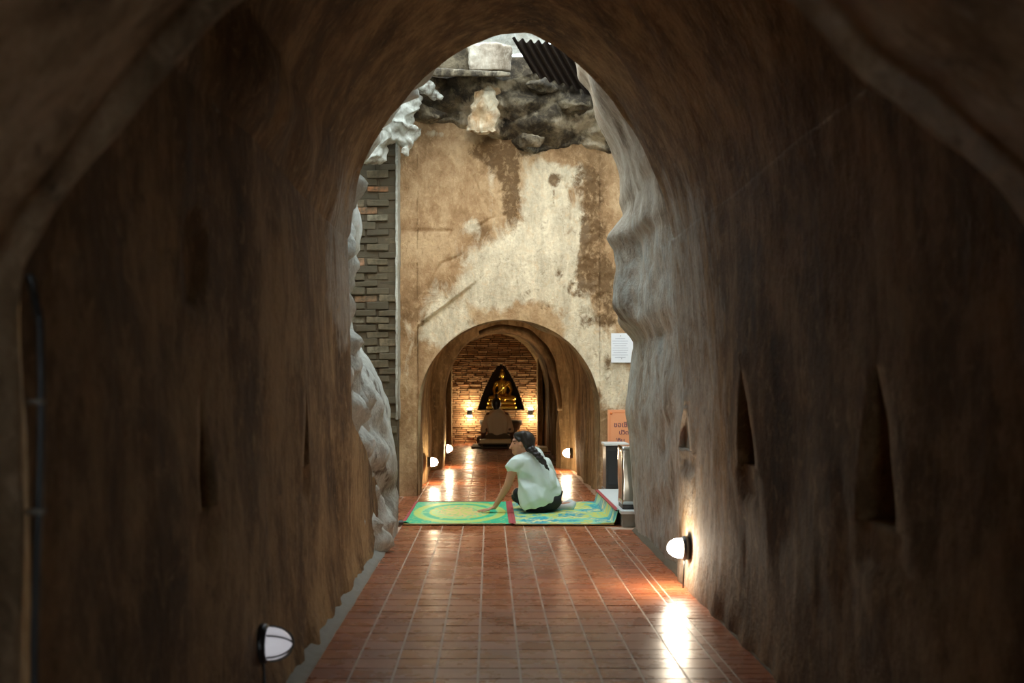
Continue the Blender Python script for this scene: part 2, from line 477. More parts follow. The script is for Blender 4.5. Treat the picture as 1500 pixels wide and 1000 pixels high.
def cont(name, side, S, ystart, mat, label, chunk_amt, paleF, stain_shadeF):
    rows = []; N = 60
    z = 0; zs = []
    while z < 4.2: zs.append(z); z += .04
    for z in zs:
        xe = interp(S, z); x0 = sideprof(min(z, 3.1), side)+side*(.035+.05*sstep(1.6, 2.4, z))
        ys = 6.44 if side > 0 else min(6.44, 9)
        row = []
        for i in range(N+1):
            t = i/N; y = ys+(8.75-ys)*t
            x = x0+(xe-x0)*(t**.8 if side > 0 else sstep(0, 1, t))
            if side < 0 and z < .9:  # keep behind the plaster skin
                x = min(x, interp(WL, z)-.03+(.11*sstep(yendL(z)-.1, yendL(z)+.5, y)))
                if t > .8: x = x+(xe-x)*sstep(.8, 1, t)
            p = (x, y, z)
            env = math.sin(min(1, t*1.2)*PI)*.8+.15
            d = chunk_amt*(chunk(p, 2.3)-.4)*env+chunk_amt*.5*(chunk(p, 5.2)-.4)*env+.02*nz(p, 4, 2)*env+.008*nz(p, 14, 3)
            if side > 0:
                d += .10*math.exp(-((y-8.35)/.22)**2)*sstep(1.55, 1.75, z)*sstep(2.5, 2.2, z)
                d -= .05*math.exp(-((y-8.0)/.10)**2)*sstep(1.55, 1.75, z)*sstep(2.5, 2.2, z)
            row.append(Vector((x-side*d, y, z)))
        e = row[-1]
        for k in range(1, 9):
            a = k/8; r = .10
            row.append(Vector((e.x+side*(r*(1-math.cos(a*PI/2))+.9*a*a), e.y+r*math.sin(a*PI/2)+.04*nz((k, z*3, 0), 1), z)))
        rows.append(row)
    o = grid(name, rows, mat, attrs={'pale': paleF, 'stain_shade': stain_shadeF}, kind='structure')
    return tag(o, label, 'rock wall')
cont('wall_rock_left', -1, SL, 6.5, M_rock, 'broken pale limestone wall beyond the left tunnel wall', .20,
     lambda p: .25+.3*sstep(.2, 1, p[2]), lambda p: .18+.45*nz(p, 2.2, 4)+.35*sstep(.25, .02, chunk((p[0], p[1], p[2]), 2.3))+.35*math.exp(-((p[2]-.45)/.1)**2)*sstep(8.3, 8.7, p[1]))  # stains, plus shade painted into the crevices between chunks
M_rockr = plaster('weathered_plaster', (.13,.095,.06), (.36,.29,.215), (.50,.44,.35), (.60,.61,.55), streak=(1,1,.35), sc=2.4, stain_shade=(.09,.055,.032), bs=.8)
cont('wall_rock_right', 1, SR, 6.6, M_rockr, 'weathered grey remains of the vault beyond the right tunnel wall', .035,
     lambda p: .05+.45*sstep(2.9, 1.9, p[2]), lambda p: .10+.35*nz(p, 1.6, 4)+.35*math.exp(-((p[1]-8.15)/.12)**2)*sstep(1.5, 1.7, p[2])*sstep(2.6, 2.3, p[2]))

# ------------------------------------------------------------------ COURTYARD: far wall with arch (Y 11.5)
YF = 11.5
ACX, AR, ASP = .197, .933, .885
def px_of(p): return 717+p[0]*1640/p[1]
def py_of(p): return 563-(p[2]-CAM_H)*1640/p[1]
def G(x, z, cx, cz, rx, rz): return math.exp(-((x-cx)/rx)**2-((z-cz)/rz)**2)
def wq(px, py): return ((px-717)*YF/1640, CAM_H-(py-563)*YF/1640)
PB = [(820,270,60,40,.42),(790,260,25,60,.3),(760,360,110,40,.35),(690,210,60,12,.3),(720,300,25,60,.25),(640,450,30,30,.3),(845,500,25,45,.5),(720,245,10,60,.3),(760,395,75,42,1.1),(800,320,42,60,.9),(705,440,60,30,.7),(840,450,40,45,.7),(640,490,40,40,.6),(865,520,40,40,.8),(905,560,25,70,1.0),(690,330,14,12,.7),(740,415,110,18,.5),(850,330,12,60,.5),(820,250,40,14,.5),(635,195,40,8,.6),(598,560,10,120,.45),(665,490,60,25,.5)]  # cream plaster patches; the central ones also paint the wall's warm light peak
SB = [(742,265,16,50,.45),(730,205,30,14,.5),(865,250,22,30,.35),(770,430,25,12,.35),(690,470,30,10,.3),(860,470,16,14,.5),(645,520,14,30,.3),(880,340,18,20,.5),(640,340,60,40,.12),(780,215,50,14,.6),(720,215,40,12,.45),(660,410,25,10,.3),(600,430,10,60,.2),(845,260,10,30,.4),(812,290,5,20,.6),(895,470,20,25,.6),(760,300,10,50,.3),(850,410,10,30,.5),(735,235,25,25,.9),(745,300,14,40,.55),(812,262,12,10,.8),(865,300,22,45,.65),(880,410,28,40,1.0),(855,370,8,40,.7),(700,225,20,10,.5),(820,400,8,12,.7),(800,450,18,8,.5),(760,470,20,6,.4),(620,470,10,10,.6),(890,540,8,35,.6),(835,420,6,16,.7)]
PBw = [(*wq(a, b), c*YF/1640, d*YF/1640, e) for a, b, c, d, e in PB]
SBw = [(*wq(a, b), c*YF/1640, d*YF/1640, e) for a, b, c, d, e in SB]
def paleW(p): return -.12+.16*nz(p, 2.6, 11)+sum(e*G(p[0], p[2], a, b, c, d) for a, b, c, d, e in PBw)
def stainW(p): return .05+.2*nz(p, 3.4, 21)+sum(e*G(p[0], p[2], a, b, c, d) for a, b, c, d, e in SBw)
# raised surround outline (left pilaster edge, slanting shoulder)
(ax, az), (bx_, bz) = wq(612, 478), wq(672, 432)
def wall_y(x, z):
    d = 0
    if x > ax and z < az: e = x-ax
    else: e = -1
    # signed: inside the surround = recessed panel
    sh = (x-ax)*(bz-az)/(bx_-ax)+az
    ins = min(x-ax, (sh-z)*.8) if x < bx_+.25 else 1
    fade = 1-sstep(bx_-.05, bx_+.3, x)
    d += .05*sstep(-.012, .012, ins)*(fade if z > .3 else fade)
    d += .02*sstep(.10, .02, math.hypot(x-wq(817,268)[0], z-wq(817,268)[1]))
    r = math.hypot(x-ACX, max(0, z-ASP)); d -= .03*sstep(AR+.02, AR+.06, r)*0
    d += .02*nz((x, 0, z), 1.5, 3)+.010*nz((x, 0, z), 5, 7)+.028*(abs(nz((x, 0, z), 9, 2))+.5*nz((x, 0, z), 22, 4))*sstep(.3, .6, stainW((x,0,z)))
    if -.95 < x < .2 and 2.0 < z < 3.6: d += .022*math.exp(-(crack(x, z)/.014)**2)
    return YF+d
CR = [[wq(a, b) for a, b in L] for L in ([(722,318),(700,332),(690,352),(678,372),(664,380),(648,384),(642,392)],[(642,392),(636,404),(634,418)],[(588,338),(620,337),(660,338)],[(690,250),(700,280),(722,318)])]
def crack(x, z):
    m = 9
    for L in CR:
        for (x0, z0), (x1, z1) in zip(L, L[1:]):
            dx, dz = x1-x0, z1-z0; t = max(0, min(1, ((x-x0)*dx+(z-z0)*dz)/(dx*dx+dz*dz)))
            m = min(m, math.hypot(x-x0-t*dx, z-z0-t*dz))
    return m
ZT = 3.86
cols = []   # list of (x, zbottom)
xs = [-.935+.03*i for i in range(0, 7)]
for x in xs:
    if x < ACX-AR-.002: cols.append((x, 0))
cols.append((ACX-AR, 0))
for k in range(0, 121):
    a = PI-PI*k/120; cols.append((ACX+AR*math.cos(a), ASP+AR*math.sin(a)))
cols.append((ACX+AR, 0))
x = ACX+AR+.03
while x < 2.5: cols.append((x, 0)); x += .03
NZ = 170
rows = []
for i in range(NZ+1):
    row = []
    for (x, zb) in cols:
        zt = ZT+.05*nz((x, 0, 0), 5, 2)
        z = zb+(zt-zb)*i/NZ
        jig = 0
        if zb > 0 and i == 0: jig = .012*nz((x, 0, z), 6, 1)
        row.append(Vector((x, wall_y(x, z), z+jig)))
    rows.append(row)
fw = grid('wall_back', rows, M_far, attrs={'pale': paleW, 'stain_shade': stainW})
tag(fw, 'tall ochre plaster wall with cream patches and painted-in brightness above the inner archway', 'wall')
# reveal of the arch: rim thickness into the far tunnel
def arch_prof(cx, r, sp, n=64, ez=1.0):
    L = [(cx-r, sp*k/12) for k in range(12)]
    L += [(cx+r*math.cos(PI-PI*k/n), sp+r*ez*math.sin(PI-PI*k/n)) for k in range(n+1)]
    L += [(cx+r, sp-sp*k/12) for k in range(1, 13)]
    return L
sec = [(11.5, ACX, .933, .885, 1.0), (11.53, ACX, .925, .885, 1.0), (11.62, ACX, .918, .885, 1.0), (11.9, ACX, .92, .9, 1.0), (11.95, ACX, 1.0, .95, 1.1), (12.4, .19, .97, 1.0, 1.2), (13.1, .185, .915, 1.05, 1.25), (14.0, .18, .97, 1.05, 1.25), (15.2, .165, .93, 1.05, 1.25), (15.25, .17, .80, 1.02, 1.08), (15.7, .16, .79, 1.02, 1.08), (15.75, .165, .92, 1.05, 1.25), (18, .12, .92, 1.05, 1.22), (20, .105, .93, 1.05, 1.2), (21.72, .105, .925, 1.05, 1.2)]
ys = sorted(set([s_[0] for s_ in sec]+[round(11.6+.1*i, 3) for i in range(101)]))
rows = []
for y in ys:
    q = [interp([(s_[0], s_[k]) for s_ in sec], y) for k in (1, 2, 3, 4)]
    row = []
    for j, (x, z) in enumerate(arch_prof(*q[:3], 64, q[3])):
        n_ = Vector((q[0]-x, 0, -max(0, z-q[2]))); n_.normalize()
        p = (x, y, z*.35)
        d = 0 if y < 11.53 else .05*nz(p, 1.7, 5)+.03*nz(p, 4.5, 2)
        if y > 21.5: d = .01
        row.append(Vector((x, y, z))+n_*d)
    rows.append(row)
ft = grid('wall_far_tunnel', rows, M_tun, attrs={'pale': lambda p: .15*sstep(11.95, 11.5, p[1])+.25*sstep(11.9, 11.5, p[1]), 'stain_shade': lambda p: .15+.3*nz((p[0], p[1], p[2]*.2), 3, 2)})
tag(ft, 'streaked brown plaster walls and vault of the far tunnel', 'wall')
# second thin rib leaning from the crown to the right wall of the far tunnel
pts = [V(px, py, 14.6) for px, py in [(702,487),(735,481),(765,486),(790,503),(806,530),(815,562),(820,600)]]
pts = [Vector(p) for p in catmull([tuple(p) for p in pts], 30)]
v_, f_ = tube_data(pts, [.03+.035*math.sin(i/30*PI) for i in range(31)], 8)
for i, v in enumerate(v_): v.y += (v.y-14.6)*3; v += Vector((nz(v, 5)*.02, 0, nz(v, 4, 2)*.02))
tag(mesh('trim_2', v_, f_, M_tun), 'curved plaster rib under the crown of the far tunnel', 'rib', kind='structure')

# courtyard enclosing walls, unseen beyond the rocks but holding the daylight
def simple(name, vs, m, label):
    o = mesh(name, vs, [(0,1,2,3)], m, smooth=False); return tag(o, label, 'wall', kind='structure')
simple('wall_courtyard_left', [(-2.5,6.4,0),(-2.5,12.2,0),(-2.5,12.2,5.6),(-2.5,6.4,5.6)], M_rock, 'pale rock side of the open court, left')
simple('wall_courtyard_right', [(2.5,6.4,0),(2.5,12.2,0),(2.5,12.2,5.6),(2.5,6.4,5.6)], M_rock, 'pale rock side of the open court, right')

# ---- brick pier left of the arch wall: every brick its own part
wb = box('wall_brick', (-1.72, 11.36, 1.85), (1.6, .2, 3.7), M_mortar, bev=0); wb.location = (0, -.027, 0); tag(wb, 'mossy old brick pier left of the arch wall', 'wall', kind='structure')
def rough_brick(sx, sy, sz, seed, nm='brick'):
    bm = bmesh.new(); box_bm(bm, (0,0,0), (sx, sy, sz), min(sx, sz)*.13)
    for v in bm.verts: v.co += Vector((nz(v.co, 30, seed), nz(v.co, 30, seed+3), nz(v.co, 30, seed+5)))*.010
    me = bpy.data.meshes.new(nm); bm.to_mesh(me); bm.free(); me.materials.append(M_brick); return me
BR = [rough_brick(.240, .10, .072, k*7.1) for k in range(5)]
r_ = random.Random(3)
inv = None
z = .04; c_ = 0
while z < 3.62:
    x = -1.60+(.12 if c_ % 2 else 0)
    while x < -.94:
        me = BR[r_.randrange(5)]
        o = bpy.data.objects.new('brick', me); C.objects.link(o); o.parent = wb
        sx = 1.0
        if x+.1125 > -.925: sx = max(.3, (-.925-(x-.1125))/.225)
        o.location = (x-.1125+.1125*sx, 11.289+r_.uniform(-.02, .02), z+r_.uniform(-.004, .004))
        o.scale = (sx*r_.uniform(.84, 1), 1, r_.uniform(.72, 1.06)); o.rotation_euler = (r_.uniform(-.06, .06), r_.uniform(-.035, .035), r_.uniform(-.07, .07))
        x += .24
    z += .073; c_ += 1
# ragged plaster edge between bricks and wall, whitened to paint the light it catches
v_ = []; f_ = []
for i in range(100):
    zz = .8+i*.028; w_ = .010+.008*abs(nz((zz*9, 0, 0), 1)); x_ = -.927+.006*nz((zz*5, 3, 0), 1)
    v_ += [(x_-w_, 11.19, zz), (x_+w_, 11.18, zz), (x_+w_, 11.6, zz), (x_-w_, 11.6, zz)]
for i in range(99):
    a = i*4
    for k in range(4): f_.append((a+k, a+(k+1) % 4, a+4+(k+1) % 4, a+4+k))
tag(mesh('trim_3', v_, f_, M_rock, smooth=False), 'thin plaster edge between the brick pier and the ochre wall, whitened as if catching light', 'trim', kind='structure')
# pilaster face left of the surround
# ------------------------------------------------------------------ rock band above the wall
def band_edge(x): return interp([(-1.3,3.82),(-.45,3.80),(-.1,3.74),(.15,3.66),(.45,3.52),(.8,3.56),(1.4,3.5)], x)+.06*nz((x, 0, 1), 4, 2)+.03*nz((x, 0, 1), 11, 5)
rows = []
for i in range(95):
    t = i/94; row = []
    for j in range(200):
        x = -1.3+j*.0155
        z = 3.3+t*(4.24+.04*nz((x, 0, 3), 3)-3.3)
        p = (x, 0, z); e = z-band_edge(x)
        d = -.06+.16*sstep(-.02, .05, e)+.22*sstep(.02, .35, e)
        k = sstep(-.02, .06, e)
        d += k*(.20*(chunk((x, 0, z*1.3), 2.1)-.35)+.09*(chunk(p, 4.7)-.4)+.03*(chunk(p, 11)-.4)+.02*nz(p, 9))
        if i == 94: d -= .4
        row.append(Vector((x, YF-d, z)))
    rows.append(row)
DB = [(705,165,26,22,1.3),(718,130,12,6,1.0),(740,122,14,8,.8),(625,125,14,10,.8),(700,190,30,8,.9),(860,180,30,12,.7),(880,200,20,10,.8),(690,112,6,4,.8),(815,175,20,10,.35),(870,160,20,6,.6),(770,170,10,20,.3),(612,165,6,6,.6),(785,165,6,6,.5)]
DBw = [((a-717)*11.2/1640, CAM_H-(b-563)*11.2/1640, c*.0068, d*.0068, e) for a, b, c, d, e in DB]
rb = grid('wall_rock_band', rows, M_dark, attrs={'pale': lambda p: .10+.25*nz(p, 3.2, 7)+.3*sstep(.10, .0, p[2]-band_edge(p[0]))+sum(e*G(p[0], p[2], a, b, c, d) for a, b, c, d, e in DBw), 'stain_shade': lambda p: .1})
tag(rb, 'dark overhanging rock band above the ochre wall', 'rock wall')
def rocky(seed, a=.03, s=4): return lambda p, n_: a*(chunk(p+Vector((seed,0,0)), s)-.4)+a*.5*nz(p, s*4, seed)
def shard(b, c, r, seed, sq=(1, 1, 1)):
    q = random.Random(seed); pts = []
    for k in range(13):
        v = Vector((q.gauss(0, 1), q.gauss(0, 1), q.gauss(0, 1))).normalized()*r*q.uniform(.75, 1.15)
        pts.append(Vector(c)+Vector((v.x*sq[0], v.y*sq[1], v.z*sq[2])))
    b.hull(pts)
# pale plastered stub and lumps in the band
Blob().hull([V(x, y, 11.0+d) for x, y in [(694,134),(706,126),(726,128),(730,150),(727,172),(712,178),(690,180),(682,192),(705,198),(728,194)] for d in (.07, .35)]).build('rock', M_far, rb, vox=.018, sm=3, disp=rocky(1, .08, 3.5), attrs={'pale': lambda p: .35+.5*nz(p, 5), 'stain_shade': lambda p: .3+.4*nz(p, 4)})
b = Blob()
for x, y, r in [(560,190,.14),(575,170,.15),(592,158,.11),(570,208,.12),(545,225,.12),(592,190,.11),(596,208,.07),(592,222,.05),(585,145,.13),(603,140,.10)]:
    shard(b, V(x, y, 10.9), r*1.55, int(x*7+y), (1, 1.1, .85))
o = b.build('rock', M_rock, rb, vox=.016, sm=2, disp=rocky(5, .035, 5), attrs={'pale': lambda p: .2, 'stain_shade': lambda p: .50+.6*nz(p, 2.5)})
o['label'] = 'pale jagged boulders overhanging the top of the brick pier'
b = Blob()
for x, y, r in [(626,130,.15),(640,140,.10)]: shard(b, V(x, y, 11.0), r*.9, int(x+y), (1, 1, .9))
o = b.build('rock', M_rock, rb, vox=.016, sm=2, disp=rocky(8, .03, 6), attrs={'pale': lambda p: .1, 'stain_shade': lambda p: .5})
o['label'] = 'small pale knob of rock at the upper left of the rock band'
for x, y, r, lb in [(792,126,.13,'mossy dark round stone under the corrugated sheet'),(845,160,.15,'dark stone beside the right vault remains'),(775,205,.12,'dark stone low in the rock band above the scaled plaster'),(625,165,.16,'dark grey stone at the left end of the rock band')]:
    b = Blob(); shard(b, V(x, y, 11.2), r, int(x), (1.5, 1, .75))
    o = b.build('rock', M_dark, rb, vox=.018, sm=2, disp=rocky(x, .03, 5), attrs={'pale': lambda p: .25, 'stain_shade': lambda p: .1})
    o['label'] = lb
# ledge, block, corrugated sheet, bright boulder behind
o = Blob().hull([V(x, y, 11.2+d) for x, y in [(610,98),(650,104),(748,106),(748,112),(640,112),(605,106)] for d in (-.35, .2)]).build('ledge', M_dark, rb, vox=.02, sm=1, disp=rocky(3, .01, 6), attrs={'pale': lambda p: .35, 'stain_shade': lambda p: .05})
o['label'] = 'long dusty stone ledge above the rock band'
o = Blob().hull([V(x, y, 11.3+d) for x, y in [(686,66),(720,62),(750,68),(747,104),(688,104)] for d in (-.1, .5)]).build('block', M_rockr, rb, vox=.02, sm=2, disp=rocky(6, .02, 6), attrs={'pale': lambda p: -.2, 'stain_shade': lambda p: .35})
o['label'] = 'square plastered block standing on the dusty ledge'
o = Blob().hull([V(x, y, 11.5+d) for x, y in [(600,64),(690,62),(690,104),(600,104)] for d in (0, .3)]).build('masonry', M_dark, rb, vox=.03, sm=1, disp=rocky(16, .02, 6), attrs={'pale': lambda p: .2, 'stain_shade': lambda p: .1})
o['label'] = 'dark rough masonry behind the ledge, left of the plastered block'
b = Blob().ell(V(735, 40, 12.6), (.5, .4, .30)).ell(V(775, 42, 12.4), (.28, .3, .2)).hull([V(x, y, 12.5+d) for x, y in [(690,60),(800,66),(810,20),(690,10)] for d in (0, .5)])
o = b.build('rock', M_rock, rb, vox=.03, sm=2, disp=rocky(12, .05, 3), attrs={'pale': lambda p: .6, 'stain_shade': lambda p: .0+.35*(p[0] > .35)})
o['label'] = 'bright white rock at the very top of the opening'
# corrugated sheet: sloping roof sheet over the right of the court
A, B_, D_ = V(750, 56, 10.7), V(905, 76, 10.7), V(806, 150, 11.35)
u = (B_-A); v = (D_-A); n_ = u.cross(v).normalized()
rows = []
for i in range(13):
    row = []
    for j in range(105):
        s = j/104; t = i/12
        row.append(A+u*s+v*(t*(.55+.45*s)+.02*nz((s*4, t, 0), 1))+n_*.028*math.sin(s*2*PI*13))
    rows.append(row)
o = grid('corrugated_sheet', rows, M_iron, kind=None); tag(o, 'rusty dark corrugated roofing sheet over the right of the rock band', 'roof sheet')
# dark masonry behind sheet
o = mesh('wall_upper', [(-2.5,12.2,3.6),(2.5,12.2,3.6),(2.5,12.2,4.72),(-2.5,12.2,4.72)], [(0,1,2,3)], M_dark, smooth=False)
tag(o, 'dark masonry behind the rock band', 'wall', kind='structure')

# ------------------------------------------------------------------ END WALL (brick, Y 21.7) with pointed niche
YE = 21.7
cn = .225
def niche_half(z):
    t = (z-.66)/(1.55-.66)
    if t < 0 or t > 1: return 0
    return .465*(1-t)**.62 if t > .28 else .465*(1-.28)**.62+(.455-.465*(1-.28)**.62)*(1-t/.28)
v_ = []; f_ = []; rn = []
r_ = random.Random(5)
def add_brick(x0, x1, z0, z1, y):
    if x1-x0 < .02: return
    b = len(v_); e = .004; val = r_.random(); y += r_.uniform(-.012, .012)
    j = lambda: r_.uniform(-.003, .003)
    v_.extend([(x0+j(), y+e, z0+j()), (x1+j(), y+e, z0+j()), (x1+j(), y+e, z1+j()), (x0+j(), y+e, z1+j()),
               (x0+.006, y-.02, z0+.005), (x1-.006, y-.02, z0+.005), (x1-.006, y-.02, z1-.005), (x0+.006, y-.02, z1-.005)])
    rn.extend([val]*8)
    f_.extend([(b+4, b+5, b+6, b+7)]+[(b+k, b+(k+1) % 4, b+4+(k+1) % 4, b+4+k) for k in range(4)])
z = 0; c_ = 0
while z < 2.35:
    h = r_.uniform(.036, .046); x = -1.0-r_.random()*.15
    while x < 1.2:
        L = r_.uniform(.16, .25); nh = niche_half(z+h/2)
        x0, x1 = x, x+L-.012
        if nh > 0 and x1 > cn-nh and x0 < cn+nh:
            if x0 < cn-nh: add_brick(x0, cn-nh, z, z+h-.007, YE)
            if x1 > cn+nh: add_brick(cn+nh, x1, z, z+h-.007, YE)
        else: add_brick(x0, x1, z, z+h-.007, YE)
        x += L
    z += h; c_ += 1
# backing with niche hole: columns left, right, above; niche box
bm = bmesh.new()
zz = [.66+(1.55-.66)*k/24 for k in range(25)]
def quad(a, b, c, d): bm.faces.new([bm.verts.new(q) for q in (a, b, c, d)])
yb = YE+.0
quad((-1.3,yb,0),(1.4,yb,0),(1.4,yb,.66),(-1.3,yb,.66)); quad((-1.3,yb,1.55),(1.4,yb,1.55),(1.4,yb,2.6),(-1.3,yb,2.6))
for a, b in zip(zz, zz[1:]):
    ha, hb = niche_half(a+1e-6), niche_half(b)
    quad((-1.3,yb,a),(cn-ha,yb,a),(cn-hb,yb,b),(-1.3,yb,b)); quad((cn+ha,yb,a),(1.4,yb,a),(1.4,yb,b),(cn+hb,yb,b))
    quad((cn-ha,yb,a),(cn-ha,yb+.5,a),(cn-hb,yb+.5,b),(cn-hb,yb,b)); quad((cn+ha,yb,a),(cn+ha,yb+.5,a),(cn+hb,yb+.5,b),(cn+hb,yb,b))
    quad((cn-ha,yb+.5,a),(cn+ha,yb+.5,a),(cn+hb,yb+.5,b),(cn-hb,yb+.5,b))
quad((cn-.5,yb,.66),(cn+.5,yb,.66),(cn+.5,yb+.5,.66),(cn-.5,yb+.5,.66))
we = bm_link('wall_end', bm, M_mortar2); tag(we, 'brick end wall of the far tunnel with a pointed niche', 'wall', kind='structure')
bo = mesh('brick', v_, f_, M_brick2, we, smooth=False, attrs={'rnd': rn}); bo['kind'] = 'stuff'
# plastered pier at the right end of the brick wall, with dentil edge
o = box('trim_4', (.955, 21.35, 1.1), (.09, .5, 2.2), M_tun, bev=.01); tag(o, 'narrow plastered pier right of the brick end wall', 'trim', kind='structure')
o = box('trim_5', (-.765, 21.3, 1.0), (.10, .6, 2.0), M_tun, bev=.01); tag(o, 'narrow plastered pier left of the brick end wall', 'trim', kind='structure')

# ------------------------------------------------------------------ FLOOR
flo = mesh('floor', [(-3,-6,0),(3,-6,0),(3,22.5,0),(-3,22.5,0)], [(0,1,2,3)], M_grout, smooth=False)
tag(flo, 'glossy terracotta tile floor with pale joints', 'floor', kind='structure')
ce_ = [-.715,-.55,-.38,-.213,-.045,.122,.277,.437,.602,.775,.93]
def tile_me(sx, sy, k):
    bm = bmesh.new(); g = .0048
    z1 = .0016; n = 3
    # domed little tile, 4x4 top
    top = [[bm.verts.new((-sx/2+g+(sx-2*g)*i/n, -sy/2+g+(sy-2*g)*j/n, z1+.00012*nz((i, j, k), 1.3))) for j in range(n+1)] for i in range(n+1)]
    for i in range(n):
        for j in range(n): bm.faces.new((top[i][j], top[i+1][j], top[i+1][j+1], top[i][j+1]))
    ring = [top[i][0] for i in range(n+1)]+[top[n][j] for j in range(1, n+1)]+[top[i][n] for i in range(n-1, -1, -1)]+[top[0][j] for j in range(n-1, 0, -1)]
    low = [bm.verts.new((v.co.x, v.co.y, -.004)) for v in ring]
    for a in range(len(ring)):
        b = (a+1) % len(ring); bm.faces.new((ring[b], ring[a], low[a], low[b]))
    me = bpy.data.meshes.new('tile'); bm.to_mesh(me); bm.free(); me.materials.append(M_tile); return me
PITCH = .1606
TM = [tile_me(.166, PITCH, k*3.7) for k in range(5)]
r_ = random.Random(11)
YA = 4.05
cnt = 0
near_end = YA+30*PITCH
for r in range(30):
    for c in range(10):
        o = bpy.data.objects.new('tile', TM[r_.randrange(5)]); C.objects.link(o); o.parent = flo
        w_ = ce_[c+1]-ce_[c]
        o.location = ((ce_[c]+ce_[c+1])/2, YA+(r+.5)*PITCH, 0)
        o.scale = (w_/.166, 1, 1)
        o.rotation_euler = (r_.gauss(0, .0045), r_.gauss(0, .0035), 0)
TV = []; TF = []; TR = []
def flat_tile(x0, x1, y0, y1, tz=.0016, g=.0048):
    b = len(TV); a1, a2 = r_.gauss(0, .0035), r_.gauss(0, .0035); cx, cy = (x0+x1)/2, (y0+y1)/2; val = r_.random()
    for (x, y) in ((x0+g, y0+g), (x1-g, y0+g), (x1-g, y1-g), (x0+g, y1-g)): TV.append((x, y, tz+(x-cx)*a1+(y-cy)*a2))
    for (x, y) in ((x0+g, y0+g), (x1-g, y0+g), (x1-g, y1-g), (x0+g, y1-g)): TV.append((x, y, -.004))
    TR.extend([val]*8)
    TF.extend([(b, b+1, b+2, b+3)]+[(b+(k+1) % 4, b+k, b+4+k, b+4+(k+1) % 4) for k in range(4)])
y = near_end
while y < 21.7:
    for c in range(10): flat_tile(ce_[c], ce_[c+1], y, y+PITCH)
    if y > 8.9:
        for k in range(1, 12 if y < 11.4 else 2):
            flat_tile(.93+(k-1)*.165, .93+k*.165, y, y+PITCH)
            if k < 9 or y > 11.4: flat_tile(-.715-k*.165, -.715-(k-1)*.165, y, y+PITCH)
    y += PITCH
y = YA-7.0
while y < YA-.05:
    for c in range(10): flat_tile(ce_[c], ce_[c+1], y, y+PITCH)
    y += PITCH
y = YA-2
while y < 8.85:
    flat_tile(.932, .972, y, y+PITCH, g=.003); y += PITCH
y = YA-2
while y < 8.85:
    flat_tile(.974, 1.15+.01*nz((y, 0, 0), 1), y, y+.075, g=.003); y += .075
o = mesh('tile', TV, TF, M_tile, flo, smooth=False, attrs={'rnd': TR}); o['kind'] = 'stuff'
# cement fillets along the wall feet
def fillet(name, x0, x1, ya, yb, m, label, side):
    rows = []
    n = int((yb-ya)/.05)
    for i in range(n+1):
        y = ya+(yb-ya)*i/n; k = .012*nz((y*3, side, 0), 1)
        rows.append([Vector((x0+k, y, .0)), Vector((x0+k, y, .007)), Vector(((x0+x1)/2, y, .012+.012*nz((y*6, 2, 0), 1))), Vector((x1, y, .03+.025*abs(nz((y*8, 1, 0), 1)))), Vector((x1+side*.05, y, .03))])
    o = grid(name, rows, m); tag(o, label, 'baseboard')
fillet('baseboard_left', -.712, -.765, 1.5, 8.4, M_cement, 'rough grey cement strip along the foot of the left wall', -1)
fillet('baseboard_right', 1.118, 1.145, 1.5, 8.8, M_robe, 'dark crumbling edge along the foot of the right wall', 1)

# ------------------------------------------------------------------ LAMPS
def emis(name, c, s):
    t = NT(name); t.col((.9,.9,.9)); t.b.inputs['Emission Color'].default_value = (*c, 1); t.b.inputs['Emission Strength'].default_value = s; t.rough(.3); return t.m
M_lampR = emis('lit_glass', (1, .86, .66), 170)
M_lampF = emis('lit_glass_far', (1, .76, .48), 170)
M_lampL = emis('dim_glass', (.95, .93, 1), .36)
M_lampU = emis('lit_lens', (1, .76, .48), 9)
M_lampS = emis('sconce_glass', (1, .76, .46), 330)
def bulkhead(name, p, side, M, label, group, s=1.0, left=False, cable=True):
    t = empty(name, p, label, 'lamp', group)
    d = Vector((-side, 0, 0)); p = Vector(p)
    lathe('base_plate', [(.0,-.02),(.064*s,-.02),(.068*s,.004),(.066*s,.018),(.058*s,.024),(.0,.024)], p, d, M_black, t)
    prof = [(.055*s, .024)]+[(.055*s*math.cos(a), .03+.075*s*math.sin(a)) for a in [PI/2*k/9 for k in range(10)]]
    prof[-1] = (.001, prof[-1][1])
    lathe('glass_dome', prof, p, d, M, t, 24)
    if left:
        # visor over the upper half, and wire guard
        for zz in (.040, -.034):
            pts = [p+d*(.03+.081*math.sin(a))+Vector((0, .061*math.cos(a), zz*abs(math.cos(a)))) for a in [PI*k/14 for k in range(15)]]
            tube('guard_wire', pts, .0034, M_stone, t, 6)
        pts = [p+d*(.03+.081*math.sin(a))+Vector((0, 0, .061*math.cos(a))) for a in [PI*k/14 for k in range(15)]]
        tube('guard_wire', pts, .0034, M_stone, t, 6)
    if cable:
        tube('cable', [p+Vector((side*.005+.012*-side, 0, -.06)), p+Vector((-side*.012, .004, -.14)), p+Vector((-side*.016, 0, -p.z+.01))], .005, M_black, t, 6)
    return t
bulkhead('bulkhead_lamp', (1.10, 6.27, .235), 1, M_lampR, 'round bulkhead lamp glowing on the foot of the right tunnel wall', None)
bulkhead('bulkhead_lamp', (-.783, 3.84, .262), -1, M_lampL, 'dim caged bulkhead lamp on the left wall nearest the viewer', None, left=True)
bulkhead('bulkhead_lamp', (-.70, 13.0, .25), -1, M_lampF, 'glowing round lamp on the left of the far tunnel, nearer of two', None, s=.95, cable=False)
bulkhead('bulkhead_lamp', (-.615, 15.55, .26), -1, M_lampF, 'glowing round lamp on the left of the far tunnel, farther of two', None, s=.95, cable=False)
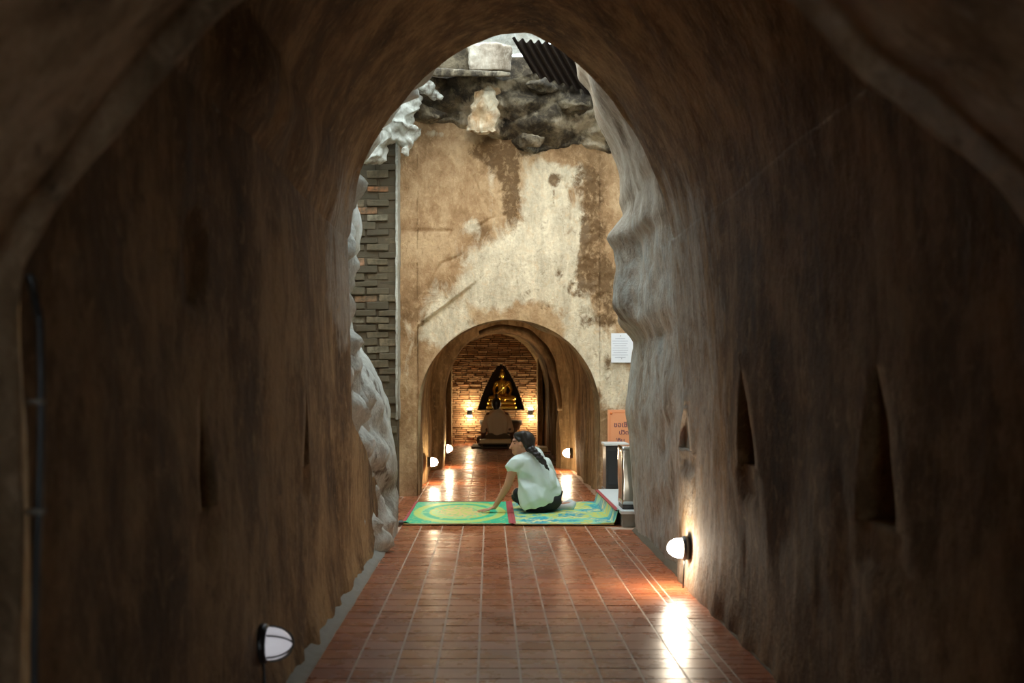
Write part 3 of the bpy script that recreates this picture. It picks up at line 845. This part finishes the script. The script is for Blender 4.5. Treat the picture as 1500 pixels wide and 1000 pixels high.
bulkhead('bulkhead_lamp', (1.07, 14.7, .25), 1, M_lampF, 'glowing round lamp on the right wall of the far tunnel', None, s=1.05, cable=False)
def sconce(X, label):
    t = empty('wall_sconce', (X, 21.66, .61), label, 'lamp')
    lathe('housing', [(.03,-.06),(.050,-.06),(.050,.06),(.03,.06)], (X, 21.56, .61), (0,0,1), M_stone, t, 20)
    box('bracket', (X, 21.64, .61), (.05, .08, .05), M_stone, t)
    for s in (-1, 1):
        lathe('lens', [(.03,.0),(.044,.0),(.046,.012),(.03,.018)], (X, 21.56, .61+s*.061), (0,0,s), M_lampS, t, 20)
sconce(-.384, 'up and down wall light left of the golden statue')
sconce(.794, 'up and down wall light right of the golden statue')
bulkhead('bulkhead_lamp', (1.02, -1.3, .9), 1, emis('fill_glass_rear', (1, .84, .62), 12), 'unseen bulkhead lamp added behind the viewer as fill for the near arch', None, cable=False)  # out of view, added behind the camera as warm fill
# floodlight out of view above the tunnel mouth, added to warm the arch wall
t = empty('floodlight', (.2, 6.95, 3.85), 'unseen floodlight on a bracket, added above the near tunnel mouth to warm the ochre wall', 'lamp')
fl = bpy.data.lights.new('added_flood', 'SPOT'); fl.energy = FLOOD_W; fl.color = (1, .74, .47); fl.spot_size = 1.0; fl.spot_blend = 1.0; fl.shadow_soft_size = .10
fo = bpy.data.objects.new('bulb', fl); C.objects.link(fo); fo.parent = t; fo.matrix_parent_inverse = Matrix.Translation(t.location).inverted()
tgt = Vector((.35, 11.5, 1.9)); src = Vector((.2, 7.0, 3.85)); fo.location = src
fo.rotation_euler = (tgt-src).to_track_quat('-Z', 'Y').to_euler()
box('housing', (.2, 6.93, 3.88), (.26, .08, .18), M_black, t, .008)
tube('bracket', [(.2, 6.52, 3.28), (.2, 6.7, 3.6), (.2, 6.92, 3.85)], .015, M_black, t)

# ------------------------------------------------------------------ MATS
def mat_pattern_green(u, v):   # u across 0..1, v along 0..1
    cx, cy = (u-.5)*2, (v-.5)*2
    G_, Y_, T_, P_ = (.02,.50,.26), (.56,.66,.14), (.32,.70,.30), (.78,.58,.22)
    r = math.hypot(cx/.93, cy/.93); q = noise.noise(Vector((u*16, v*34, 1))); q2 = noise.noise(Vector((u*40, v*70, 5)))
    a = math.atan2(cy, cx)
    if r > 1: return G_ if q2 < .35 else Y_
    if r > .84: return Y_ if q2 < .3 else T_
    if r > .80: return T_
    if r > .66: return G_ if math.sin(a*14)*.35+q < .5 else T_
    if r > .60: return Y_
    if r > .45: return T_ if math.sin(a*20+r*30)+q2*1.5 < .2 else (Y_ if q > 0 else P_)
    if r > .3: return P_ if q > -.1 else (G_ if q2 > .1 else Y_)
    return P_ if math.sin(a*8)+q2 > -.3 else Y_
def mat_pattern_blue(u, v):
    B_, Y_, T_ = (.0,.33,.42), (.60,.62,.13), (.20,.62,.44)
    s = abs((u*1.5+.1) % 1-.5)*2; t = abs((v*2.2+.2) % 1-.5)*2
    q = noise.noise(Vector((u*6, v*8, 3))); q2 = noise.noise(Vector((u*30, v*44, 8)))
    k = s+t*1.1+.9*q
    if abs(s*.7-t+.3*q2) < .07: return (.78,.72,.30)
    if k < .75: return B_ if q2 < .25 else T_
    if k < .95: return T_
    if k > 1.55: return B_ if q2 < .15 else Y_
    return Y_ if q2 < .2 else T_
RED = (.42, .07, .07)
def make_mat(name, x0, x1, y0, y1, pat, label, curl=False, borderR=True):
    t = empty(name, ((x0+x1)/2, (y0+y1)/2, 0), label, 'mat', 'woven mats laid side by side')
    nx, ny = 84, 170; vs = []; cs = []
    for j in range(ny+1):
        v = j/ny
        for i in range(nx+1):
            u = i/nx; x = x0+(x1-x0)*u; y = y0+(y1-y0)*v
            z = .016+.004*nz((x, y, 0), 2.5, 3)+.0015*nz((x, y, 0), 8)
            if curl:
                k = max(0, u-.955)/.045
                x -= .01*k; z += .11*k**1.1*(1 if True else 0)
                if v < .1: z += .012*sstep(.1, 0, v)*sstep(.6, 1, u)
            else:
                z += .012*sstep(.12, 0, u)*sstep(.1, 0, v)*abs(nz((x, y, 0), 14))*3
            vs.append((x, y, z)); cs.append(pat(u, v))
    fs = [(j*(nx+1)+i, j*(nx+1)+i+1, (j+1)*(nx+1)+i+1, (j+1)*(nx+1)+i) for j in range(ny) for i in range(nx)]
    o = mesh('woven_sheet', vs, fs, M_mat, t, attrs={'col': cs})
    so = o.modifiers.new('s', 'SOLIDIFY'); so.thickness = .004; so.offset = -1
    def strip(pts, w_):
        vs = []; fs = []
        for i, p in enumerate(pts):
            p = Vector(p); d = (Vector(pts[min(i+1, len(pts)-1)])-Vector(pts[max(0, i-1)])).normalized(); s = Vector((-d.y, d.x, 0))*w_
            vs += [p-s+Vector((0,0,.0025)), p+s+Vector((0,0,.0025)), p+s-Vector((0,0,.006)), p-s-Vector((0,0,.006))]
        for i in range(len(pts)-1):
            a = i*4
            for k in range(4): fs.append((a+k, a+(k+1) % 4, a+4+(k+1) % 4, a+4+k))
        return vs, fs
    zf = lambda x, y: .017+.004*nz((x, y, 0), 2.5, 3)
    edges = [[(x0+(x1-x0)*k/20, y1, zf(x0+(x1-x0)*k/20, y1)) for k in range(20)], [(x0, y0+(y1-y0)*k/20, zf(x0, y0+(y1-y0)*k/20)) for k in range(21)],
             [(x0+(x1-x0)*k/20, y0, zf(x0+(x1-x0)*k/20, y0)) for k in range(20)]]
    if not curl: edges.append([(x1, y0+(y1-y0)*k/20, zf(x1, y0+(y1-y0)*k/20)) for k in range(21)])
    else: edges.append([(x1-.012, y0+(y1-y0)*k/20, .128) for k in range(21)])
    for e, w_ in zip(edges, (.012, .012, .005, .017)):
        vs, fs = strip(e, w_); mesh('border', vs, fs, M_red if w_ > .006 else M_yel, t, smooth=False)
    return t
M_red = plain('red_binding', (.40,.06,.06), .7); M_yel = plain('yellow_edge', (.55,.50,.20), .7)
make_mat('woven_mat', -.705, .175, 9.12, 10.86, mat_pattern_green, 'green and yellow woven mat with an oval medallion, on the left')
make_mat('woven_mat', .205, 1.055, 9.10, 10.86, mat_pattern_blue, 'turquoise and yellow woven mat curling up against the white step', curl=True)

# ------------------------------------------------------------------ STEP, BOX, STEEL CABINET, SIGNS
st = empty('step', (1.3, 9.9, 0), 'low white step against the right wall beside the turquoise mat', 'step')
box('step_body', (1.37, 9.94, .055), (.60, 1.86, .11), M_cement, st, .006)
box('step_top', (1.365, 9.93, .122), (.62, 1.90, .026), M_white, st, .004)
cb = empty('cabinet', (1.22, 11.05, 0), 'black grimy box standing behind the white step', 'box')
box('body', (1.225, 11.08, .34), (.18, .30, .42), M_blackstone, cb, .006)
box('front_panel', (1.225, 10.925, .34), (.14, .01, .34), M_black, cb, .004)
box('plinth', (1.225, 11.08, .065), (.20, .32, .13), M_cement, cb, .006)
box('lid', (1.24, 11.08, .565), (.24, .32, .024), M_white, cb, .005)
sc_ = empty('steel_cabinet', (1.2, 9.25, .135), 'shiny steel cabinet standing on the front end of the white step', 'cabinet')
bm = bmesh.new(); vs = box_bm(bm, (1.19, 9.25, .41), (.225, .30, .47), 0); bmesh.ops.subdivide_edges(bm, edges=bm.edges, cuts=12, use_grid_fill=True)
for v in bm.verts: v.co += Vector((nz(v.co, 9, 1), nz(v.co, 9, 4), 0))*.006
bm_link('body', bm, M_steel, sc_, True)
box('base', (1.19, 9.25, .155), (.215, .29, .036), M_black, sc_, .003)
# orange sign with Thai lettering
YS = min(wall_y(x/50, z/50) for x in range(60, 78) for z in range(25, 85))-.008
sg = empty('orange_sign', (1.36, YS, .50), 'orange card with purple Thai handwriting on the wall above the black box', 'sign')
box('card', (1.385, YS, .70), (.35, .012, .385), M_orange, sg, .002)
for k in range(26): 
    box('border_dot', (1.235, YS-.008, .53+k*.0135), (.006, .003, .006), M_orange2, sg, 0)
for k in range(20):
    box('border_dot', (1.275+k*.0135, YS-.008, .865), (.006, .003, .006), M_orange2, sg, 0)
lathe('emblem', [(.0,0),(.012,0),(.013,.002),(.0,.003)], (1.247, YS-.007, .855), (0,-1,0), M_orange2, sg, 16)
def text(s, x, z, size, m, parent, name, y):
    cu = bpy.data.curves.new(name, 'FONT'); cu.body = s; cu.size = size; cu.extrude = .0008; cu.offset = .0004
    o = bpy.data.objects.new(name, cu); C.objects.link(o); cu.materials.append(m)
    o.location = (x, y, z); o.rotation_euler = (PI/2, 0, 0)
    dg = bpy.context.evaluated_depsgraph_get(); dg.update()
    me = bpy.data.meshes.new_from_object(o.evaluated_get(dg)); q = bpy.data.objects.new(name, me); C.objects.link(q)
    q.location = o.location; q.rotation_euler = o.rotation_euler; bpy.data.objects.remove(o)
    q.parent = parent; q.matrix_parent_inverse = Matrix.Translation(parent.location).inverted()
    return q
text('ขอเชิญ', 1.272, .715, .072, M_ink, sg, 'lettering', YS-.008)
text('ปวิด', 1.325, .64, .060, M_ink, sg, 'lettering', YS-.008)
text("'กิน", 1.295, .555, .066, M_ink, sg, 'lettering', YS-.008)
pn = empty('paper_notice', (1.36, YS, 1.37), 'white paper notice pinned to the wall above the orange card', 'notice')
box('sheet', (1.36, YS, 1.525), (.225, .006, .30), M_paper, pn, .001)
for k in range(9):
    L = [.10,.16,.15,.12,.16,.16,.14,.16,.11][k]
    box('text_line', (1.34, YS-.0035, 1.62-k*.024), (L, .0015, .004), M_inkb, pn, 0)
for (x_, z_) in ((1.342, 1.648), (1.355, 1.415)):
    lathe('pin', [(.0,0),(.004,0),(.004,.006),(.0,.007)], (x_, YS-.003, z_), (0,-1,0), M_black, pn, 8)

# ------------------------------------------------------------------ GIRL ON THE MATS
YG = 10.0
def P(px, py, d=0): return V(px, py, YG+d) if d == 0 else Vector((V(px, py, YG).x*(YG+d)/YG, YG+d, CAM_H-(py-563)*(YG+d)/1640))
girl_base = empty('x', (0,0,0)); bpy.data.objects.remove(girl_base)
b = Blob()
# head: cranium, face, jaw, nose, ear
HD = -.03
b.ell(P(767,646,HD), (.092,.074,.088))
b.ell(P(760,651,HD), (.066,.062,.078), (0,.25,0))
b.cap([P(766,656,HD), P(757,661,HD), P(753.5,662,HD)], [.050,.036,.022])
b.cap([P(752,647,HD), P(748.8,653,HD), P(747.2,656,HD)], [.010,.010,.011])     # nose
b.cap([P(751.5,658.5,HD-.012), P(751.5,658.5,HD+.012)], [.010,.010])              # lips
b.cap([P(753,645,HD-.03), P(753,645,HD+.03)], [.016,.016])                         # brow
b.ell(P(762.5,651.5,HD-.068), (.015,.010,.024), (0,-.2,.3))                        # ear
b.cap([P(770,658,HD), P(779,670,0)], [.052,.056])                                  # neck
# torso
b.cap([P(779,676,0), P(786,700,0), P(795,727,.02)], [.075,.09,.11])
b.cap([P(761,680,-.10), P(797,682,.11)], [.040,.040])
# left arm to the hand on the mat
b.cap([P(758,678,-.12), P(750,692,-.13), P(744.5,709,-.13), P(734,727,-.10), P(724.5,742.5,-.08)], [.044,.040,.036,.029,.021])
# palm and fingers spread left on the mat
HZ = -.08
def F(px, py, d): return P(px, py, HZ+d)
b.hull([q+Vector((0,0,s)) for q in (F(726,743,-.02), F(726,742,.02), F(716,746.5,-.045), F(716,745,.03)) for s in (-.008, .012)])
for (a, m1, t_) in [((717,746.6,-.045),(710,748,-.062),(705,749.6,-.072)), ((716,746,-.02),(707.5,747,-.028),(700.5,749,-.034)), ((716,745.6,.005),(706.5,746.4,.008),(699.5,748,.012)), ((717,745.3,.026),(709,745.9,.04),(703,747.4,.052)), ((723,744.5,.026),(717,745.2,.058),(712.5,746.6,.072))]:
    b.cap([F(*a), F(*m1), F(*t_)], [.0095,.0085,.0065])
# right arm resting forward on the lap, hidden in front of her
b.cap([P(799,685,.14), P(798,705,.26), P(778,722,.30), P(768,728,.26)], [.045,.036,.026,.02])
b.ell(P(765,729,.25), (.045,.03,.018))
# hips, thighs and folded shins
b.ell(P(797,733,.03), (.14,.14,.09))
b.cap([P(788,732,.02), P(762,723,.22), P(758,724,.24)], [.10,.068,.055])
b.cap([P(758,727,.24), P(785,739,.32), P(815,742,.28)], [.050,.045,.03])
b.cap([P(808,732,.10), P(806,733,.32)], [.09,.075]); b.cap([P(806,735,.32), P(822,741.5,.22), P(836,740,.18)], [.055,.038,.032])
girl = b.build('person', M_skin, None, vox=.0065, sm=3)
tag(girl, 'person in mint t-shirt and black leggings sitting on the mats, long braid', 'person')
def gp(o): return o
# t-shirt
b = Blob()
sil = [(766,663,-.02),(752,668,-.10),(758,700,-.13),(758,722,-.15),(762,741,-.17),(768.5,747.3,-.18),(790,743.5,-.17),(808,736.5,-.12),(821,724,-.03),(824,714,.04),(816,702,.08),(810,690,.12),(806,678,.13),(798,668,.11),(786,663,.04)]
front = [(772,672,-.15),(764,690,-.17),(768,715,-.20),(776,735,-.21),(795,728,-.19),(802,708,-.13),(796,690,-.08),(806,720,-.12),(790,676,-.09)]
# upper back and flared lower part as two overlapping hulls keep the waist soft
def hp(l, dd=0): return [P(x, y, d+dd) for x, y, d in l]
b.hull(hp([s for s in sil if s[1] < 705])+hp([f for f in front if f[1] < 712])+hp([(772,668,.1),(790,672,.18),(768,695,.08),(800,695,.2)]))
b.hull(hp([s for s in sil if s[1] > 688])+hp([f for f in front if f[1] > 700])+hp([(766,700,.12),(805,700,.22),(766,732,.12),(812,722,.2)]))
b.cap([P(760,678,-.11), P(751,685,-.125)], [.068,.054])
b.cap([P(762,676,-.10), P(799,680,.11)], [.068,.052])
b.cap([P(779,674,0), P(784,695,0), P(790,710,0)], [.125,.155,.16])
b.hull(hp([(752,669,-.10),(746,673,-.12),(739.5,684,-.13),(754.5,691,-.14),(760,688,-.12),(741,682,-.17),(753,689.5,-.185),(748,672,-.165),(741,682,-.09),(753,689,-.07),(758,672,-.17)]))
b.cap([P(798,679,.11), P(806,695,.2)], [.065,.058])
b.cap([P(767,667,-.04), P(784,668,.05)], [.040,.034])
def folds(p, n_):
    t = (p.x*1.0+p.z*.55)
    u = (p.z-.02)
    k = sstep(.75, .25, p.z)
    a = math.sin((p.x+.35*(p.z-.5))*62+2*nz(p, 3))*.0045*k
    q = Vector((.56, YG, .30)); r = (p-q).length
    a += math.sin(r*95)*.005*math.exp(-(r/.13)**2)
    return a+.006*nz(p, 6, 4)
sh = b.build('t_shirt', M_shirt, girl, vox=.008, sm=7, disp=folds)
# leggings
b = Blob()
b.ell(P(797,733,.03), (.160,.16,.105))
b.hull(hp([(754,717,.12),(752.5,722,.10),(753,729,.08),(758,738,.02),(764,745,-.06),(770,749.5,-.10),(795,750.2,-.12),(812,744,-.08),(822,732,-.0),(826,718,.08),(760,720,.16),(790,728,.25),(815,728,.25),(800,745,.25)]))
b.ell(P(759,723,.12), (.05,.08,.055))
b.cap([P(758,727,.24), P(785,739,.32), P(812,741.5,.30)], [.058,.052,.04])
b.cap([P(806,734,.30), P(820,741,.22)], [.060,.044])
b.build('leggings', M_legg, girl, vox=.0085, sm=5)
# socks
for k, pts in enumerate([[(817,743,.20),(827,743,.18),(836,742,.15),(840,737.5,.16)], [(815,742.5,.32),(826,739,.30),(835,736,.28)]]):
    Blob().cap([P(*q) for q in pts], [.034,.030,.036,.028][:len(pts)]).build('sock', M_sock, girl, vox=.007, sm=3, disp=lambda p, n_: .002*nz(p, 25))
# hair
b = Blob()
b.ell(P(769.3,643.6,HD), (.093,.082,.080), (0,.35,0))
b.ell(P(774,651,HD), (.060,.076,.070))
b.cap([P(757,637.5,HD-.02), P(766,636,HD-.05), P(771,650,HD-.055), P(775,659,HD-.04)], [.030,.034,.034,.026])
b.cap([P(757,638,HD+.02), P(766,636,HD+.05)], [.030,.034])
b.cap([P(756,640,HD-.035), P(761,644,HD-.056)], [.018,.020])
def strands(p, n_):
    return .0022*math.sin((p.x*.8+p.z*1.0)*420+6*nz(p, 12))
b.build('hair', M_hair, girl, vox=.006, sm=2, disp=strands)
tk = Blob().cap([P(775.5,656,HD-.05), P(779,660,HD-.065)], [.027,.028]).build('hair_tie', M_black, girl, vox=.005, sm=1)
b = Blob()
br = catmull([tuple(P(*q)) for q in [(778,657,-.11),(783,661.5,-.125),(789,668,-.15),(794,674,-.15),(797,678,-.15)]], 11)
for i, q in enumerate(br):
    q = Vector(q); s = 1 if i % 2 else -1; r = .031-.0011*i
    b.ell(q+Vector((.009*s, 0, .007*s)), (r, r*.8, r*.72), (0, .7+s*.5, 0))
b.cap([P(797,678,-.15), P(801,683,-.15), P(804.5,688.5,-.145)], [.014,.012,.005])
b.cap([P(797,678,-.155), P(799,683,-.16), P(800,687,-.155)], [.010,.008,.004])
b.build('braid', M_hair, girl, vox=.006, sm=1, disp=strands)
# face details
Blob().ell(P(754.6,649.6,HD-.046), (.010,.007,.0055)).build('eye', plain('eye_dark', (.03,.02,.015), .2), girl, vox=.002, sm=1)
Blob().cap([P(752.3,646,HD-.045), P(756.5,645.6,HD-.058)], [.004,.003]).build('eyebrow', M_hair, girl, vox=.002, sm=1)
Blob().cap([P(750.6,658.6,HD-.012), P(753,659.2,HD-.03)], [.0055,.004]).build('lips', plain('lip', (.40,.13,.10), .45), girl, vox=.002, sm=1)

# ------------------------------------------------------------------ PERSON SEATED BEFORE THE SHRINE (seen from behind)
YP = 20.45
def Q(px, py, d=0): return V(px, py, YP+d)
b = Blob()
b.ell(Q(727,592), (.082,.09,.105)); b.cap([Q(727.5,598), Q(728,606)], [.055,.06])
b.cap([Q(728,614), Q(729,634)], [.12,.13]); b.cap([Q(716,609), Q(741,609)], [.07,.07])
b.cap([Q(714,611), Q(711,628,-.02), Q(706,641,.10), Q(717,643,.22)], [.06,.048,.036,.026]); b.cap([Q(742,611), Q(747,628,-.02), Q(752,640,.10), Q(742,643,.22)], [.06,.048,.036,.026])
for s, x in ((1, 717), (-1, 742)):
    b.ell(Q(x, 643.5, .24), (.045,.03,.022))
    for k in range(5): b.cap([Q(x, 643.5, .24)+Vector((s*.03, 0, .016-.009*k)), Q(x, 644, .24)+Vector((s*(.085-.004*abs(k-1)), 0, .012-.010*k))], [.008,.006])
b.ell(Q(729,642,.05), (.25,.2,.10)); b.cap([Q(724,644,.08), Q(704,645,.25), Q(732,647,.4)], [.10,.08,.06]); b.cap([Q(734,644,.08), Q(755,645,.25), Q(728,647,.4)], [.10,.08,.06])
wp = b.build('person', M_skin_shaded, None, vox=.012, sm=2)
tag(wp, 'person in a taupe shirt seated with back turned before the golden statue', 'person')
b = Blob()
b.hull([Q(x, y, d) for x, y in [(721,604),(735,604),(742,609),(744,618),(741,636),(717,636),(713,618),(714,609)] for d in (-.13, .13)])
b.cap([Q(716,610.5), Q(708.5,629)], [.080,.066]); b.cap([Q(741,610.5), Q(748,629)], [.080,.066]); b.cap([Q(728,611), Q(729,630)], [.17,.18])
b.build('shirt', M_taupe, wp, vox=.013, sm=6, disp=lambda p, n_: .008*nz(p, 9))
b = Blob(); b.ell(Q(727,590.5), (.088,.096,.108)); b.cap([Q(727,592,-.02), Q(727,599,-.03)], [.075,.05]); b.ell(Q(727,579,0), (.035,.035,.04))
b.build('hair', M_hair, wp, vox=.011, sm=2)
b = Blob(); b.hull([Q(x, y, d) for x, y, d in [(716,634,-.14),(742,634,-.14),(748,646,-.2),(709,646,-.2),(700,652,-.18),(755,652,-.18),(698,650,.35),(760,650,.35),(716,634,.15),(742,634,.15)]])
b.cap([Q(716,643,.1), Q(704,643,.25)], [.10,.075]); b.cap([Q(742,643,.1), Q(755,643,.25)], [.10,.075])
b.build('skirt', M_robe, wp, vox=.014, sm=5, disp=lambda p, n_: .008*nz(p, 8))
bn = empty('low_bench', (.11, 20.05, 0), 'low pale wooden bench just behind the seated worshipper', 'bench')
box('seat', ((725.5-717)*20.15/1640, 20.05, .135), (.56, .24, .07), M_wood, bn, .01)
for s in (-1, 1): box('leg', ((725.5-717)*20.15/1640+s*.24, 20.05, .05), (.04, .2, .1), M_robe, bn, .004)
rg = Blob().hull([V(x, y, Y) for x, y, Y in [(690,656,20.05),(758,656,20.05),(694,651,21.2),(770,651,21.2)]]+[V(x, y, Y)+Vector((0,0,.02)) for x, y, Y in [(690,656,20.05),(758,656,20.05),(694,651,21.2),(770,651,21.2)]])
bmesh.ops.triangulate(rg.bm, faces=rg.bm.faces); rg = bm_link('rug', rg.bm, M_robe); tag(rg, 'dark cloth spread on the floor under the seated worshipper', 'rug')
sb = empty('stone_basin', (.22, 21.3, 0), 'dark grey stone basin between the worshipper and the brick wall', 'basin')
lathe('bowl', [(.20,0),(.22,.02),(.17,.10),(.20,.18),(.35,.30),(.40,.42),(.41,.47),(.38,.475),(.35,.42),(.1,.36)], (.215, 21.28, .0), (0,0,1), M_stone, sb, 32)
lathe('foot', [(.0,0),(.26,0),(.26,.04),(.2,.06),(.0,.06)], (.215, 21.28, 0), (0,0,1), M_stone, sb, 32)

# ------------------------------------------------------------------ GOLDEN SEATED STATUE IN THE NICHE
YB = 21.93
def B(px, py, d=0): return V(px, py, YB+d)
gs = empty('golden_statue', (.24, YB, .66), 'golden seated statue on a tiered pedestal in the pointed niche', 'statue')
b = Blob()
b.ell(B(736,548), (.062,.066,.078)); b.ell(B(736,541.5), (.040,.042,.035)); b.cap([B(736,541), B(736,533.5)], [.022,.004])
b.cap([B(732,548), B(731.6,552)], [.012,.010]); b.cap([B(740,548), B(740.4,552)], [.012,.010])
b.cap([B(736,552), B(736,558)], [.035,.04])
b.cap([B(736,562), B(736,576)], [.105,.095]); b.cap([B(727.5,560.5), B(744.5,560.5)], [.048,.048])
b.cap([B(726,561), B(723,571,-.02), B(726,580,-.12), B(735,581.5,-.17)], [.042,.033,.027,.022]); b.cap([B(746,561), B(749,571,-.02), B(746,580,-.12), B(737,581.5,-.17)], [.042,.033,.027,.022])
for k in range(4): b.cap([B(733+k*2, 581.5, -.18), B(732.5+k*2, 582.2, -.22)], [.010,.008])
b.cap([B(731,580), B(719,583,-.12), B(738,585,-.20)], [.07,.055,.04]); b.cap([B(741,580), B(753,583,-.12), B(734,584,-.2)], [.07,.055,.04])
b.build('figure', M_gold, gs, vox=.009, sm=2)
b = Blob().cap([B(745,559,-.05), B(737,567,-.09), B(728,577,-.08)], [.022,.024,.03]); b.build('sash', M_gold, gs, vox=.009, sm=1)
cx = (734.5-717)*YB/1640
for z_, w_, d_, h_ in ((.70,.60,.34,.085),(.79,.56,.32,.075),(.86,.50,.30,.05)):
    bm = bmesh.new(); box_bm(bm, (cx, YB-.05, z_), (w_, d_, h_), h_*.38); bm_link('pedestal_tier', bm, M_gold, gs, True)

# ------------------------------------------------------------------ small floor things by the right wall of the far tunnel
o = box('ledge_stone', (.86, 19.2, .045), (.26, .5, .08), M_wood, bev=.012); tag(o, 'low pale stone ledge at the foot of the right wall near the shrine', 'ledge')
bm = bmesh.new(); box_bm(bm, (.82, 17.0, .014), (.28, 2.2, .02), .005)
o = bm_link('rug', bm, M_robe); tag(o, 'long dark runner along the right side of the far tunnel floor', 'rug')
# gravel and crumbs at the mat corners
r_ = random.Random(4)
for k, (x, y, lb) in enumerate([(-.735, 9.12, 'dark crumpled stone at the front left corner of the green mat'), (-.78, 8.75, 'small grey stone at the foot of the left rocks')]):
    o = Blob().ell((x, y, .025), (.045,.03,.022)).build('stone', M_stone, vox=.008, sm=1, disp=rocky(k, .012, 20)); tag(o, lb, 'stone')
